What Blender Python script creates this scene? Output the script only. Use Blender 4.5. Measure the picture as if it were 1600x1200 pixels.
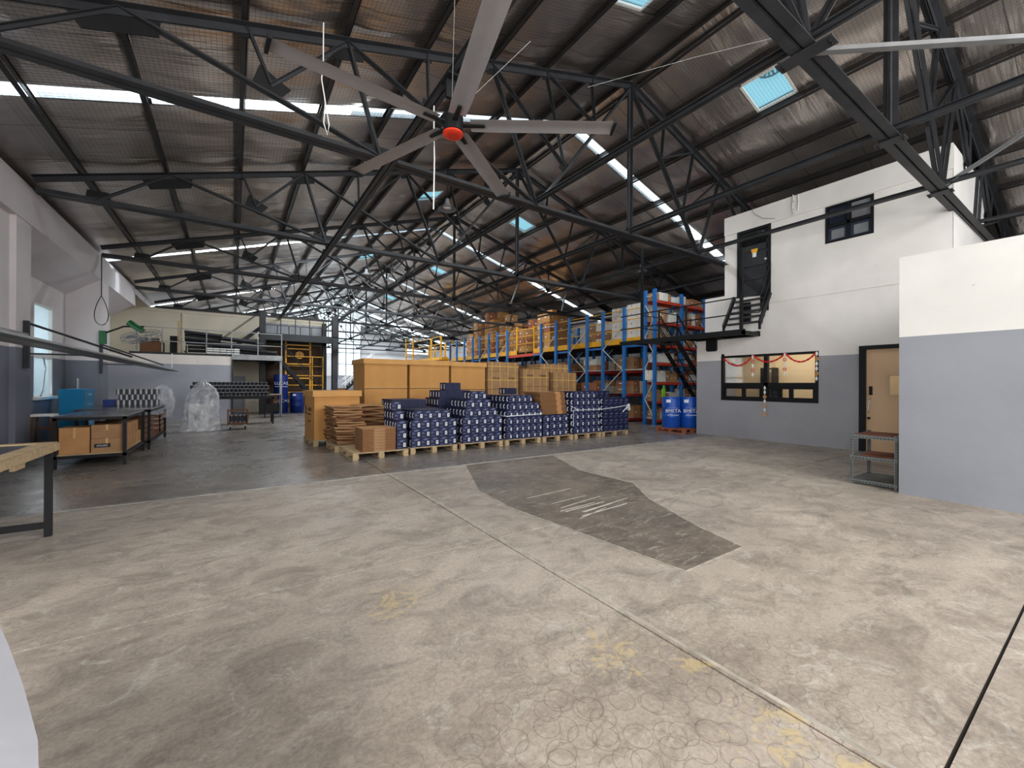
import bpy, math, random
from mathutils import Vector, Matrix
random.seed(7)
PI = math.pi
for _o in list(bpy.data.objects): bpy.data.objects.remove(_o)
SC = bpy.context.scene
COL = SC.collection

# ---------------------------------------------------------------- camera
FPX, YAW, PIT, ROL, CH = 647.86, .5911, .0012, .0049, 1.5
_F = Vector((math.sin(YAW)*math.cos(PIT), math.cos(YAW)*math.cos(PIT), math.sin(PIT)))
_R = Vector((math.cos(YAW), -math.sin(YAW), 0)); _U = _R.cross(_F)
_c, _s = math.cos(ROL), math.sin(ROL)
R2 = _R*_c + _U*_s; U2 = _U*_c - _R*_s
cam_d = bpy.data.cameras.new('camera'); cam = bpy.data.objects.new('camera', cam_d); COL.objects.link(cam)
cam.matrix_world = Matrix(((R2.x, U2.x, -_F.x, 0), (R2.y, U2.y, -_F.y, 0), (R2.z, U2.z, -_F.z, CH), (0, 0, 0, 1)))
cam_d.sensor_width = 36; cam_d.lens = FPX/1600*36; cam_d.clip_start = .05; cam_d.clip_end = 400
SC.camera = cam

# ---------------------------------------------------------------- world, daylight, exposure
W = bpy.data.worlds.new('world'); SC.world = W; W.use_nodes = True
_n = W.node_tree.nodes; _l = W.node_tree.links; _n.clear()
_o = _n.new('ShaderNodeOutputWorld'); _b = _n.new('ShaderNodeBackground')
_b.inputs['Color'].default_value = (.80, .93, 1, 1); _b.inputs['Strength'].default_value = 2.2
_l.new(_b.outputs[0], _o.inputs[0])
VS = SC.view_settings
SC.display_settings.display_device = 'sRGB'
VS.view_transform = 'Standard'; VS.look = 'None'; VS.exposure = 0.0; VS.gamma = 1.0; VS.use_curve_mapping = False
SC.cycles.max_bounces = 8; SC.cycles.diffuse_bounces = 4; SC.cycles.glossy_bounces = 3
SC.cycles.transparent_max_bounces = 12; SC.cycles.transmission_bounces = 4
SC.cycles.sample_clamp_indirect = 6; SC.cycles.caustics_reflective = False; SC.cycles.caustics_refractive = False
SC.cycles.use_denoising = True

def area(name, loc, direction, sx, sy, power, col=(1, 1, 1), spread=PI):
    d = bpy.data.lights.new(name, 'AREA'); d.shape = 'RECTANGLE'; d.size = sx; d.size_y = sy
    d.energy = power; d.color = col; d.spread = spread
    o = bpy.data.objects.new(name, d); COL.objects.link(o); o.location = loc
    o.rotation_euler = Vector(direction).to_track_quat('-Z', 'Y').to_euler()
    return o
# daylight through the glazed gable opening behind the camera
area('gable_daylight', (6.5, -5.3, 5.0), (.02, 1, -.40), 9, 5, 1200, (1, .97, .94))
area('gate_daylight', (-4.3, -1.6, 2.5), (1, .55, .05), 6.0, 3.6, 690, (1, .97, .94))
area('window_daylight', (-3.8, 14.85, 2.3), (1, 0, -.1), 1.1, 2.1, 18, (.9, .96, 1))

# roofline
XR, ZR, SL = 7.86, 8.72, .3054
def rz_(x): return ZR - SL*abs(x-XR)
ANG = math.atan(SL)
TY = [1.93+4.75*k for k in range(-1, 10)]
YB, YE = -5.0, 45.4
XL, XRW = -3.16, 18.88
# daylight under the roof-light strips and vents (one lamp per opening)
for _y, _w in ((8.87, .34), (18.35, .34), (27.85, .4)):
    for _sd in (-1, 1):
        xm = XR+_sd*5.3
        area('strip_daylight', (xm, _y, rz_(xm)-.02), (0, .55 if (_sd < 0 and 10 < _y < 20) else 0, -1), 10.2, _w, (1050 if _sd < 0 else 320) if _y > 10 else 210, (.9, .96, 1))
for _y in (36.4, 40.4):
    for _sd in (-1, 1):
        xm = XR+_sd*4.5
        area('far_daylight', (xm, _y, rz_(xm)-.02), (0, 0, -1), 8, 1.6, 650, (.9, .96, 1))

# ---------------------------------------------------------------- helpers
class MB:
    def __init__(s): s.v = []; s.f = []; s.m = []
    def add(s, vs, fs, m=0):
        b = len(s.v); s.v += [tuple(v) for v in vs]; s.f += [tuple(b+i for i in f) for f in fs]; s.m += [m]*len(fs)
        return s
    def box(s, x0, x1, y0, y1, z0, z1, m=0):
        return s.add([(x0,y0,z0),(x1,y0,z0),(x1,y1,z0),(x0,y1,z0),(x0,y0,z1),(x1,y0,z1),(x1,y1,z1),(x0,y1,z1)],
            [(0,3,2,1),(4,5,6,7),(0,1,5,4),(1,2,6,5),(2,3,7,6),(3,0,4,7)], m)
    def hexa(s, p, m=0):   # 8 points: bottom 4, top 4
        return s.add(p, [(0,3,2,1),(4,5,6,7),(0,1,5,4),(1,2,6,5),(2,3,7,6),(3,0,4,7)], m)
    def bar(s, p, q, w, h, m=0, up=(0,0,1), ow=0, oh=0):
        p = Vector(p); q = Vector(q); d = (q-p).normalized(); u = Vector(up)
        if abs(d.dot(u)) > .98: u = Vector((0,1,0)) if abs(d.y) < .9 else Vector((1,0,0))
        r = d.cross(u).normalized(); u = r.cross(d)
        P = []
        for e in (p, q):
            for a, b in ((-.5,-.5),(.5,-.5),(.5,.5),(-.5,.5)): P.append(e + r*(a*w+ow) + u*(b*h+oh))
        return s.add(P, [(0,1,2,3),(7,6,5,4),(0,4,5,1),(1,5,6,2),(2,6,7,3),(3,7,4,0)], m)
    def cyl(s, p, q, r, n=12, m=0, r2=None, cap=True):
        p = Vector(p); q = Vector(q); d = (q-p).normalized(); r2 = r if r2 is None else r2
        u = Vector((0,0,1)) if abs(d.z) < .9 else Vector((1,0,0))
        a = d.cross(u).normalized(); b = a.cross(d); P = []
        for e, rr in ((p, r), (q, r2)):
            for i in range(n):
                t = 2*PI*i/n; P.append(e + a*math.cos(t)*rr + b*math.sin(t)*rr)
        F = [(i, (i+1) % n, n+(i+1) % n, n+i) for i in range(n)]
        if cap: F += [tuple(range(n-1, -1, -1)), tuple(range(n, 2*n))]
        return s.add(P, F, m)
    def tube(s, pts, r, n=6, m=0, closed=False):
        pts = [Vector(p) for p in pts]; k = len(pts); P = []
        for i, p in enumerate(pts):
            d = (pts[(i+1) % k if closed else min(i+1, k-1)] - pts[i-1 if closed else max(i-1, 0)])
            d = d.normalized() if d.length > 1e-9 else Vector((0,0,1))
            u = Vector((0,0,1)) if abs(d.z) < .9 else Vector((1,0,0))
            a = d.cross(u).normalized(); b = a.cross(d)
            for j in range(n):
                t = 2*PI*j/n; P.append(p + a*math.cos(t)*r + b*math.sin(t)*r)
        F = []
        for i in range(k if closed else k-1):
            i2 = (i+1) % k
            for j in range(n): F.append((i*n+j, i*n+(j+1) % n, i2*n+(j+1) % n, i2*n+j))
        if not closed: F += [tuple(range(n-1, -1, -1)), tuple((k-1)*n+j for j in range(n))]
        return s.add(P, F, m)
    def prism(s, poly, z0, z1, m=0):
        n = len(poly); P = [(x,y,z0) for x,y in poly]+[(x,y,z1) for x,y in poly]
        return s.add(P, [tuple(range(n-1,-1,-1)), tuple(range(n,2*n))]+[(i,(i+1)%n,n+(i+1)%n,n+i) for i in range(n)], m)
    def plate(s, poly, y0, y1, m=0):   # polygon in xz, thickness in y
        n = len(poly); P = [(x,y0,z) for x,z in poly]+[(x,y1,z) for x,z in poly]
        return s.add(P, [tuple(range(n)), tuple(range(2*n-1,n-1,-1))]+[((i+1)%n,i,n+i,n+(i+1)%n) for i in range(n)], m)
    def lathe(s, prof, c=(0,0,0), n=20, m=0):
        P = []; k = len(prof)
        for i in range(n):
            t = 2*PI*i/n
            for r, z in prof: P.append((c[0]+r*math.cos(t), c[1]+r*math.sin(t), c[2]+z))
        F = []
        for i in range(n):
            for j in range(k-1):
                a = i*k+j; b = ((i+1) % n)*k+j; F.append((a, b, b+1, a+1))
        return s.add(P, F, m)
    def quad(s, a, b, c, d, m=0): return s.add([a,b,c,d], [(0,1,2,3)], m)
    def mesh(s, name, mats, smooth=False):
        me = bpy.data.meshes.new(name); me.from_pydata([tuple(v) for v in s.v], [], s.f)
        for mt in (mats if isinstance(mats, (list, tuple)) else [mats]): me.materials.append(mt)
        me.polygons.foreach_set('material_index', s.m)
        if smooth:
            me.polygons.foreach_set('use_smooth', [True]*len(s.f))
            try: me.set_sharp_from_angle(angle=math.radians(40))
            except Exception: pass
        me.update(); return me
    def build(s, name, mats, parent=None, at=None, smooth=False, world=False):
        """local coords; with world=True the vertices are world coords and the origin moves to `at` (or the parent's place)"""
        if world:
            o0 = Vector(at) if at is not None else (parent.location if parent else Vector((0,0,0)))
            s.v = [tuple(Vector(v)-o0) for v in s.v]
        o = bpy.data.objects.new(name, s.mesh(name, mats, smooth)); COL.objects.link(o)
        if parent: o.parent = parent
        if at is not None: o.location = at
        return o
def link(name, me, parent=None, loc=(0,0,0), rz=0, sc=None):
    o = bpy.data.objects.new(name, me); COL.objects.link(o)
    if parent: o.parent = parent
    o.location = loc; o.rotation_euler = (0,0,rz)
    if sc: o.scale = sc
    return o
def empty(name, loc=(0,0,0), rz=0):
    o = bpy.data.objects.new(name, None); COL.objects.link(o); o.location = loc; o.rotation_euler = (0,0,rz); o.empty_display_size = .1; return o
def tag(o, label=None, cat=None, group=None, kind=None):
    if label: o['label'] = label
    if cat: o['category'] = cat
    if group: o['group'] = group
    if kind: o['kind'] = kind
    return o
def struct(o, label=None): o['kind'] = 'structure'; return o if not label else tag(o, label)
def dup(o, parent=None):
    c = o.copy(); COL.objects.link(c); c.parent = parent
    for ch in list(o.children): dup(ch, c)
    return c
ORD = ['first','second','third','fourth','fifth','sixth','seventh','eighth','ninth','tenth','eleventh','twelfth','thirteenth','fourteenth','fifteenth','sixteenth','seventeenth','eighteenth','nineteenth','twentieth']+['twenty-'+q for q in 'first second third fourth fifth sixth seventh eighth ninth'.split()]+['thirtieth']
def ordn(i): return ORD[i] if i < len(ORD) else 'far'

# ---------------------------------------------------------------- materials
def nt(m): return m.node_tree.nodes, m.node_tree.links
def srgb(r, g, b):
    f = lambda c: (c/255/12.92 if c/255 <= .04045 else ((c/255+.055)/1.055)**2.4)
    return (f(r), f(g), f(b), 1)
def mat(name, col, rough=.6, metal=0, var=.12, scale=6, bump=0, bscale=30, spec=.4, col2=None, stretch=None, coord='Object', emit=None, estr=1):
    m = bpy.data.materials.new(name); m.use_nodes = True; N, L = nt(m)
    b = N['Principled BSDF']; b.inputs['Roughness'].default_value = rough; b.inputs['Metallic'].default_value = metal
    b.inputs['Specular IOR Level'].default_value = spec
    tc = N.new('ShaderNodeTexCoord'); src = tc.outputs[coord]
    if stretch:
        mp = N.new('ShaderNodeMapping'); mp.inputs['Scale'].default_value = stretch; L.new(src, mp.inputs[0]); src = mp.outputs[0]
    n = N.new('ShaderNodeTexNoise'); n.inputs['Scale'].default_value = scale; n.inputs['Detail'].default_value = 5; L.new(src, n.inputs['Vector'])
    cr = N.new('ShaderNodeMix'); cr.data_type = 'RGBA'; rp = N.new('ShaderNodeValToRGB'); rp.color_ramp.elements[0].position = .32; rp.color_ramp.elements[1].position = .68
    L.new(n.outputs[0], rp.inputs[0]); L.new(rp.outputs[0], cr.inputs[0])
    c1 = tuple(col[:3]); c2 = tuple(col2[:3]) if col2 else tuple(c*(1-var) for c in c1); c1 = c1 if col2 else tuple(min(1, c*(1+var)) for c in c1)
    cr.inputs[6].default_value = (*c1, 1); cr.inputs[7].default_value = (*c2, 1)
    L.new(cr.outputs[2], b.inputs['Base Color'])
    if bump:
        n2 = N.new('ShaderNodeTexNoise'); n2.inputs['Scale'].default_value = bscale; n2.inputs['Detail'].default_value = 3; L.new(src, n2.inputs['Vector'])
        bp = N.new('ShaderNodeBump'); bp.inputs['Strength'].default_value = bump; bp.inputs['Distance'].default_value = .02
        L.new(n2.outputs[0], bp.inputs['Height']); L.new(bp.outputs[0], b.inputs['Normal'])
    if emit:
        b.inputs['Emission Color'].default_value = (*emit[:3], 1); b.inputs['Emission Strength'].default_value = estr
    return m
M = {}
M['steel'] = mat('dark_painted_steel', srgb(47, 48, 51), .5, 0, .22, 3, .1, 40, spec=.28)
M['steel_light'] = mat('grey_painted_steel', srgb(142, 142, 142), .45, 0, .2, 3)
M['black'] = mat('black_paint', srgb(22, 23, 25), .5, 0, .2, 5, spec=.22)
M['purlin'] = mat('galvanised_purlin', srgb(46, 44, 44), .4, .3, .2, 3)
M['wire'] = mat('wire_mesh', srgb(48, 44, 42), .6, 0, .1)
M['cream'] = mat('cream_plaster', srgb(226, 216, 196), .85, 0, .06, 1.2, .15, 20)
M['blue'] = mat('blue_rack_paint', srgb(38, 108, 178), .4, 0, .1, 4)
M['yellow'] = mat('yellow_rail_paint', srgb(236, 170, 28), .4, 0, .1, 4)
M['orange'] = mat('orange_red_beam_paint', srgb(196, 62, 34), .4, 0, .12, 4)
M['redbeam'] = mat('dark_red_beam_paint', srgb(160, 44, 34), .45, 0, .12, 4)
M['mid_steel'] = mat('mid_grey_steel', srgb(104, 104, 104), .5, 0, .2, 3)
M['galv'] = mat('galvanised_brace', srgb(206, 206, 200), .45, .1, .1, 6)
M['wood'] = mat('pallet_wood', srgb(176, 152, 118), .8, 0, .2, 3, .3, 40, stretch=(2, 14, 8))
M['wood_dark'] = mat('brown_wood', srgb(104, 66, 38), .6, 0, .25, 3, .2, 40, stretch=(10, 2, 8))
M['dark_brown'] = mat('dark_brown_sheet', srgb(74, 54, 36), .7, 0, .3, 1.5)
M['wood_red'] = mat('red_brown_wood', srgb(150, 86, 62), .8, 0, .2, 3, .3, 40)
M['kraft'] = mat('kraft_board', srgb(192, 140, 80), .85, 0, .07, 2.5, .1, 60)
M['kraft_lid'] = mat('kraft_lid_board', srgb(204, 152, 90), .85, 0, .07, 2.5, .1, 60)
M['kraft2'] = mat('kraft_board_brown', srgb(178, 130, 84), .85, 0, .12, 4, .2, 50)
M['kraft3'] = mat('kraft_board_dull', srgb(158, 120, 84), .85, 0, .12, 4, .2, 50)
M['kraft_side'] = mat('stacked_board_edges', srgb(130, 92, 58), .9, 0, .3, 6, .4, 60, stretch=(.6, .6, 16))
M['kraft_edge'] = mat('kraft_edge', srgb(104, 70, 42), .9, 0, .3, 30, .3, 80)
M['kraft_red'] = mat('kraft_board_red', srgb(160, 100, 70), .85, 0, .12, 4)
M['tape'] = mat('packing_tape', srgb(196, 160, 104), .35, 0, .05)
M['white_board'] = mat('white_carton_board', srgb(226, 222, 212), .8, 0, .08, 5)
M['navy'] = mat('navy_print', srgb(15, 21, 56), .6, 0, .1, 8)
M['navy_top'] = mat('navy_top', srgb(22, 26, 50), .8, 0, .15, 8, spec=.15)
M['label'] = mat('white_label', srgb(224, 226, 232), .6, 0, .04)
M['ink'] = mat('dark_ink', srgb(30, 30, 36), .7, 0, .1)
M['inkblue'] = mat('grey_blue_print', srgb(100, 110, 150), .6, 0, .1)
M['strap'] = mat('yellow_strap', srgb(226, 190, 96), .4, 0, .1)
M['twine'] = mat('white_twine', srgb(226, 228, 232), .7, 0, .1)
M['drum'] = mat('blue_plastic_drum', srgb(20, 76, 168), .35, 0, .08, 3)
M['darkblue'] = mat('dark_blue_paint', srgb(18, 44, 116), .4, 0, .1, 3)
M['locker'] = mat('teal_blue_cabinet_paint', srgb(24, 128, 176), .4, 0, .08, 3)
M['door'] = mat('beige_door_laminate', srgb(222, 184, 146), .55, 0, .04, 1.5, stretch=(1, 1, .2))
M['grey'] = mat('grey_plastic', srgb(120, 122, 126), .5, 0, .1)
M['table_top'] = mat('dark_glossy_worktop', srgb(58, 60, 66), .18, 0, .15, 3, spec=.6)
M['can'] = mat('tin_silver', srgb(130, 132, 136), .35, .5, .2, 9)
M['can_label'] = mat('dark_can_label', srgb(40, 40, 48), .5, 0, .2, 12)
M['fan_blade'] = mat('fan_blade_aluminium', srgb(150, 146, 148), .35, .35, .05)
M['fan_red'] = mat('fan_hub_red', srgb(206, 52, 28), .4, 0, .1)
M['green'] = mat('green_fan_paint', srgb(16, 88, 42), .4, 0, .1)
M['red'] = mat('red_garland', srgb(208, 26, 34), .7, 0, .15, 40)
M['white'] = mat('white_paint', srgb(232, 230, 226), .6, 0, .04)
M['gold'] = mat('orange_paper', srgb(226, 160, 70), .6, 0, .1)
M['pink'] = mat('rose_paper', srgb(206, 92, 88), .6, 0, .1)
M['rubber'] = mat('black_rubber', srgb(30, 28, 27), .7, 0, .1)
M['louvre'] = mat('dark_louvre', srgb(52, 58, 74), .3, .1, .2)
M['beige_wall'] = mat('office_partition', srgb(200, 178, 146), .7, 0, .05, 1)
M['hivis'] = mat('lime_cloth', srgb(150, 220, 60), .7, 0, .1)
M['slotted'] = mat('slotted_angle_grey', srgb(104, 108, 106), .5, .2, .12, 8)
M['far_grey'] = mat('grey_sheet', srgb(150, 152, 158), .6, .1, .15, 1.5, stretch=(6, 6, .3))

def wall_paint(name, zb, lo, hi, coordz=0):
    """two-tone wall: dado colour below zb, upper colour above, faint scuffs, a few pale chips"""
    m = bpy.data.materials.new(name); m.use_nodes = True; N, L = nt(m); b = N['Principled BSDF']
    b.inputs['Roughness'].default_value = .62; b.inputs['Specular IOR Level'].default_value = .3
    g = N.new('ShaderNodeNewGeometry'); sp = N.new('ShaderNodeSeparateXYZ'); L.new(g.outputs['Position'], sp.inputs[0])
    gt = N.new('ShaderNodeMath'); gt.operation = 'GREATER_THAN'; gt.inputs[1].default_value = zb; L.new(sp.outputs['Z'], gt.inputs[0])
    mx = N.new('ShaderNodeMix'); mx.data_type = 'RGBA'; L.new(gt.outputs[0], mx.inputs[0]); mx.inputs[6].default_value = lo; mx.inputs[7].default_value = hi
    n = N.new('ShaderNodeTexNoise'); n.inputs['Scale'].default_value = .9; n.inputs['Detail'].default_value = 6; L.new(g.outputs['Position'], n.inputs['Vector'])
    r = N.new('ShaderNodeMapRange'); r.inputs[1].default_value = .3; r.inputs[2].default_value = .7; r.inputs[3].default_value = .90; r.inputs[4].default_value = 1.07; L.new(n.outputs[0], r.inputs[0])
    ml = N.new('ShaderNodeMix'); ml.data_type = 'RGBA'; ml.blend_type = 'MULTIPLY'; ml.inputs[0].default_value = 1; L.new(mx.outputs[2], ml.inputs[6]); L.new(r.outputs[0], ml.inputs[7])
    n3 = N.new('ShaderNodeTexNoise'); n3.inputs['Scale'].default_value = 7; n3.inputs['Detail'].default_value = 4; L.new(g.outputs['Position'], n3.inputs['Vector'])
    r3 = N.new('ShaderNodeMapRange'); r3.inputs[1].default_value = .72; r3.inputs[2].default_value = .78; r3.inputs[3].default_value = 0; r3.inputs[4].default_value = .5; L.new(n3.outputs[0], r3.inputs[0])
    m2 = N.new('ShaderNodeMix'); m2.data_type = 'RGBA'; L.new(r3.outputs[0], m2.inputs[0]); L.new(ml.outputs[2], m2.inputs[6]); m2.inputs[7].default_value = tuple(min(1, c*1.25) for c in lo[:3])+(1,)
    L.new(m2.outputs[2], b.inputs['Base Color'])
    bp = N.new('ShaderNodeBump'); bp.inputs['Strength'].default_value = .12; bp.inputs['Distance'].default_value = .02
    n2 = N.new('ShaderNodeTexNoise'); n2.inputs['Scale'].default_value = 12; L.new(g.outputs['Position'], n2.inputs['Vector']); L.new(n2.outputs[0], bp.inputs['Height']); L.new(bp.outputs[0], b.inputs['Normal'])
    return m
GREY = srgb(146, 148, 156)
M['wall_office'] = wall_paint('office_wall_paint', 2.245, srgb(156, 156, 162), srgb(226, 221, 216))
M['wall_annex'] = wall_paint('annex_wall_paint', 2.19, srgb(142, 144, 151), srgb(219, 216, 211))
M['wall_left'] = wall_paint('left_wall_paint', 2.12, srgb(112, 114, 124), srgb(212, 204, 204))
M['wall_cross'] = wall_paint('cross_wall_paint', 2.25, srgb(158, 158, 166), srgb(224, 214, 206))
M['wall_far'] = wall_paint('far_wall_paint', 2.3, srgb(150, 152, 160), srgb(206, 204, 204))

def concrete(name, a, b_, r0, r1, spots=True, streaks=False):
    m = bpy.data.materials.new(name); m.use_nodes = True; N, L = nt(m); b = N['Principled BSDF']; b.inputs['Specular IOR Level'].default_value = .45
    g = N.new('ShaderNodeNewGeometry'); P = g.outputs['Position']
    def noise(sc, det=6, rough=.6, st=None, dist=0):
        n = N.new('ShaderNodeTexNoise'); n.inputs['Scale'].default_value = sc; n.inputs['Detail'].default_value = det; n.inputs['Roughness'].default_value = rough; n.inputs['Distortion'].default_value = dist
        if st:
            mp = N.new('ShaderNodeMapping'); mp.inputs['Scale'].default_value = st; L.new(P, mp.inputs[0]); L.new(mp.outputs[0], n.inputs['Vector'])
        else: L.new(P, n.inputs['Vector'])
        return n.outputs[0]
    def rng(x, a0, a1, o0, o1):
        r = N.new('ShaderNodeMapRange'); r.inputs[1].default_value = a0; r.inputs[2].default_value = a1; r.inputs[3].default_value = o0; r.inputs[4].default_value = o1; L.new(x, r.inputs[0]); return r.outputs[0]
    def mix(f, c1, c2, bt='MIX', k=None):
        x = N.new('ShaderNodeMix'); x.data_type = 'RGBA'; x.blend_type = bt
        if k is not None: x.inputs[0].default_value = k
        else: L.new(f, x.inputs[0])
        for i, c in ((6, c1), (7, c2)):
            if isinstance(c, tuple): x.inputs[i].default_value = c
            else: L.new(c, x.inputs[i])
        return x.outputs[2]
    big = noise(.55, 7, .62, None, .6)
    c = mix(rng(big, .36, .66, 0, 1), a, b_)
    c = mix(rng(noise(2.1, 9, .74, (1, 1.5, 1), .9), .44, .66, 0, .8), c, tuple(x*.6 for x in b_[:3])+(1,))
    c = mix(rng(noise(3.4, 8, .76, None, 1.4), .55, .66, 0, .6), c, srgb(204, 197, 186) if spots else srgb(150, 145, 138))
    c = mix(rng(noise(11, 8, .8, (1, 1.3, 1), 1.0), .57, .68, 0, .5), c, tuple(x*.5 for x in b_[:3])+(1,))
    if streaks:
        c = mix(rng(noise(4.5, 9, .8, (.55, 2.2, 1), 2.2), .54, .62, 0, .75), c, srgb(176, 166, 146))
        c = mix(rng(noise(7, 8, .8, (1, 1, 1), 2.5), .60, .66, 0, .6), c, srgb(66, 60, 52))
    c = mix(rng(noise(38, 4, .7), .35, .7, .86, 1.1), c, rng(noise(38, 4, .7), .3, .7, .8, 1.16), 'MULTIPLY', 1.0) if False else c
    fine = rng(noise(42, 6, .8), .3, .7, .72, 1.24)
    c = mix(None, c, fine, 'MULTIPLY', 1.0)
    if spots:
        # rings left by drum and pail bases
        def rings(sc, th, w, off):
            v = N.new('ShaderNodeTexVoronoi'); v.inputs['Scale'].default_value = sc; v.distance = 'EUCLIDEAN'; v.voronoi_dimensions = '2D'; v.inputs['Randomness'].default_value = 1
            mp = N.new('ShaderNodeMapping'); mp.inputs['Location'].default_value = off; L.new(P, mp.inputs[0]); L.new(mp.outputs[0], v.inputs['Vector'])
            d = N.new('ShaderNodeMath'); d.operation = 'SUBTRACT'; d.inputs[1].default_value = th; L.new(v.outputs['Distance'], d.inputs[0])
            ab = N.new('ShaderNodeMath'); ab.operation = 'ABSOLUTE'; L.new(d.outputs[0], ab.inputs[0]); return rng(ab.outputs[0], 0, w, 1, 0)
        sp = N.new('ShaderNodeSeparateXYZ'); L.new(P, sp.inputs[0])
        dn = N.new('ShaderNodeVectorMath'); dn.operation = 'DISTANCE'; L.new(P, dn.inputs[0]); dn.inputs[1].default_value = (1.55, .9, 0)
        near = rng(dn.outputs['Value'], .7, 1.7, .5, 0)
        for th, off in ((.32, (0, 0, 0)), (.36, (3.3, 1.7, 0)), (.3, (7.1, 4.4, 0))):
            mu = N.new('ShaderNodeMath'); mu.operation = 'MULTIPLY'; L.new(rings(5.2, th, .02, off), mu.inputs[0]); L.new(near, mu.inputs[1])
            c = mix(mu.outputs[0], c, srgb(96, 84, 72))
        # spilt yellow paint
        for ctr, rad in (((1.75, 1.62, 0), .5), ((2.05, 1.35, 0), .35), ((1.95, .82, 0), .42), ((2.0, .55, 0), .3), ((.95, 2.85, 0), .5), ((3.1, 3.0, 0), .3)):
            dd = N.new('ShaderNodeVectorMath'); dd.operation = 'DISTANCE'; L.new(P, dd.inputs[0]); dd.inputs[1].default_value = ctr
            k1 = rng(dd.outputs['Value'], 0, rad, .16, -.10)
            ad = N.new('ShaderNodeMath'); ad.operation = 'ADD'; L.new(noise(5.5, 6, .7, None, 1.6), ad.inputs[0]); L.new(k1, ad.inputs[1])
            c = mix(rng(ad.outputs[0], .60, .70, 0, .6), c, srgb(208, 184, 134))
        # hairline cracks
        wv = N.new('ShaderNodeTexVoronoi'); wv.feature = 'DISTANCE_TO_EDGE'; wv.inputs['Scale'].default_value = .45
        nn = N.new('ShaderNodeTexNoise'); nn.inputs['Scale'].default_value = 2.5; nn.inputs['Detail'].default_value = 5; L.new(P, nn.inputs['Vector'])
        vm = N.new('ShaderNodeVectorMath'); vm.operation = 'MULTIPLY_ADD'; L.new(nn.outputs['Color'], vm.inputs[0]); vm.inputs[1].default_value = (.7, .7, 0); L.new(P, vm.inputs[2]); L.new(vm.outputs[0], wv.inputs['Vector'])
        c = mix(rng(wv.outputs['Distance'], 0, .003, .28, 0), c, srgb(98, 88, 80))
    L.new(c, b.inputs['Base Color'])
    L.new(rng(noise(1.3, 6, .65), .35, .68, r0, r1), b.inputs['Roughness'])
    bp = N.new('ShaderNodeBump'); bp.inputs['Strength'].default_value = .25; bp.inputs['Distance'].default_value = .012
    L.new(noise(9, 8, .7), bp.inputs['Height']); L.new(bp.outputs[0], b.inputs['Normal'])
    return m
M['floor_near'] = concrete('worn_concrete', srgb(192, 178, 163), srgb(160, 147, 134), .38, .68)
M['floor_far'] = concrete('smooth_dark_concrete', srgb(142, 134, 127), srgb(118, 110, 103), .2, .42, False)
M['floor_patch'] = concrete('dark_concrete_patch', srgb(134, 119, 104), srgb(102, 91, 80), .35, .6, False, True)
M['joint'] = mat('joint_grime', srgb(38, 34, 30), .9)

def foil(name):
    m = bpy.data.materials.new(name); m.use_nodes = True; N, L = nt(m); b = N['Principled BSDF']
    b.inputs['Metallic'].default_value = .95; b.inputs['Roughness'].default_value = .3
    g = N.new('ShaderNodeNewGeometry'); mp = N.new('ShaderNodeMapping'); mp.inputs['Scale'].default_value = (.45, 3.6, 1); L.new(g.outputs['Position'], mp.inputs[0])
    n = N.new('ShaderNodeTexNoise'); n.inputs['Scale'].default_value = 2.2; n.inputs['Detail'].default_value = 3; n.inputs['Distortion'].default_value = .4; L.new(mp.outputs[0], n.inputs['Vector'])
    n2 = N.new('ShaderNodeTexNoise'); n2.inputs['Scale'].default_value = .8; n2.inputs['Detail'].default_value = 4; L.new(g.outputs['Position'], n2.inputs['Vector'])
    cr = N.new('ShaderNodeValToRGB'); L.new(n2.outputs[0], cr.inputs[0])
    e = cr.color_ramp.elements; e[0].position = .32; e[0].color = srgb(206, 198, 194); e[1].position = .68; e[1].color = srgb(240, 228, 218)
    sp = N.new('ShaderNodeSeparateXYZ'); L.new(g.outputs['Position'], sp.inputs[0])
    wob = N.new('ShaderNodeMath'); wob.operation = 'MULTIPLY_ADD'; L.new(n2.outputs[0], wob.inputs[0]); wob.inputs[1].default_value = .12; L.new(sp.outputs['Y'], wob.inputs[2])
    md = N.new('ShaderNodeMath'); md.operation = 'PINGPONG'; md.inputs[1].default_value = .62; L.new(wob.outputs[0], md.inputs[0])
    sm = N.new('ShaderNodeMapRange'); sm.inputs[1].default_value = 0; sm.inputs[2].default_value = .014; sm.inputs[3].default_value = .75; sm.inputs[4].default_value = 0; L.new(md.outputs[0], sm.inputs[0])
    sc_ = N.new('ShaderNodeMix'); sc_.data_type = 'RGBA'; L.new(sm.outputs[0], sc_.inputs[0]); L.new(cr.outputs[0], sc_.inputs[6]); sc_.inputs[7].default_value = srgb(60, 52, 48)
    L.new(sc_.outputs[2], b.inputs['Base Color'])
    bp = N.new('ShaderNodeBump'); bp.inputs['Strength'].default_value = .45; bp.inputs['Distance'].default_value = .05
    L.new(n.outputs[0], bp.inputs['Height']); L.new(bp.outputs[0], b.inputs['Normal'])
    return m
M['foil'] = foil('sagging_foil_insulation')

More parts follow.
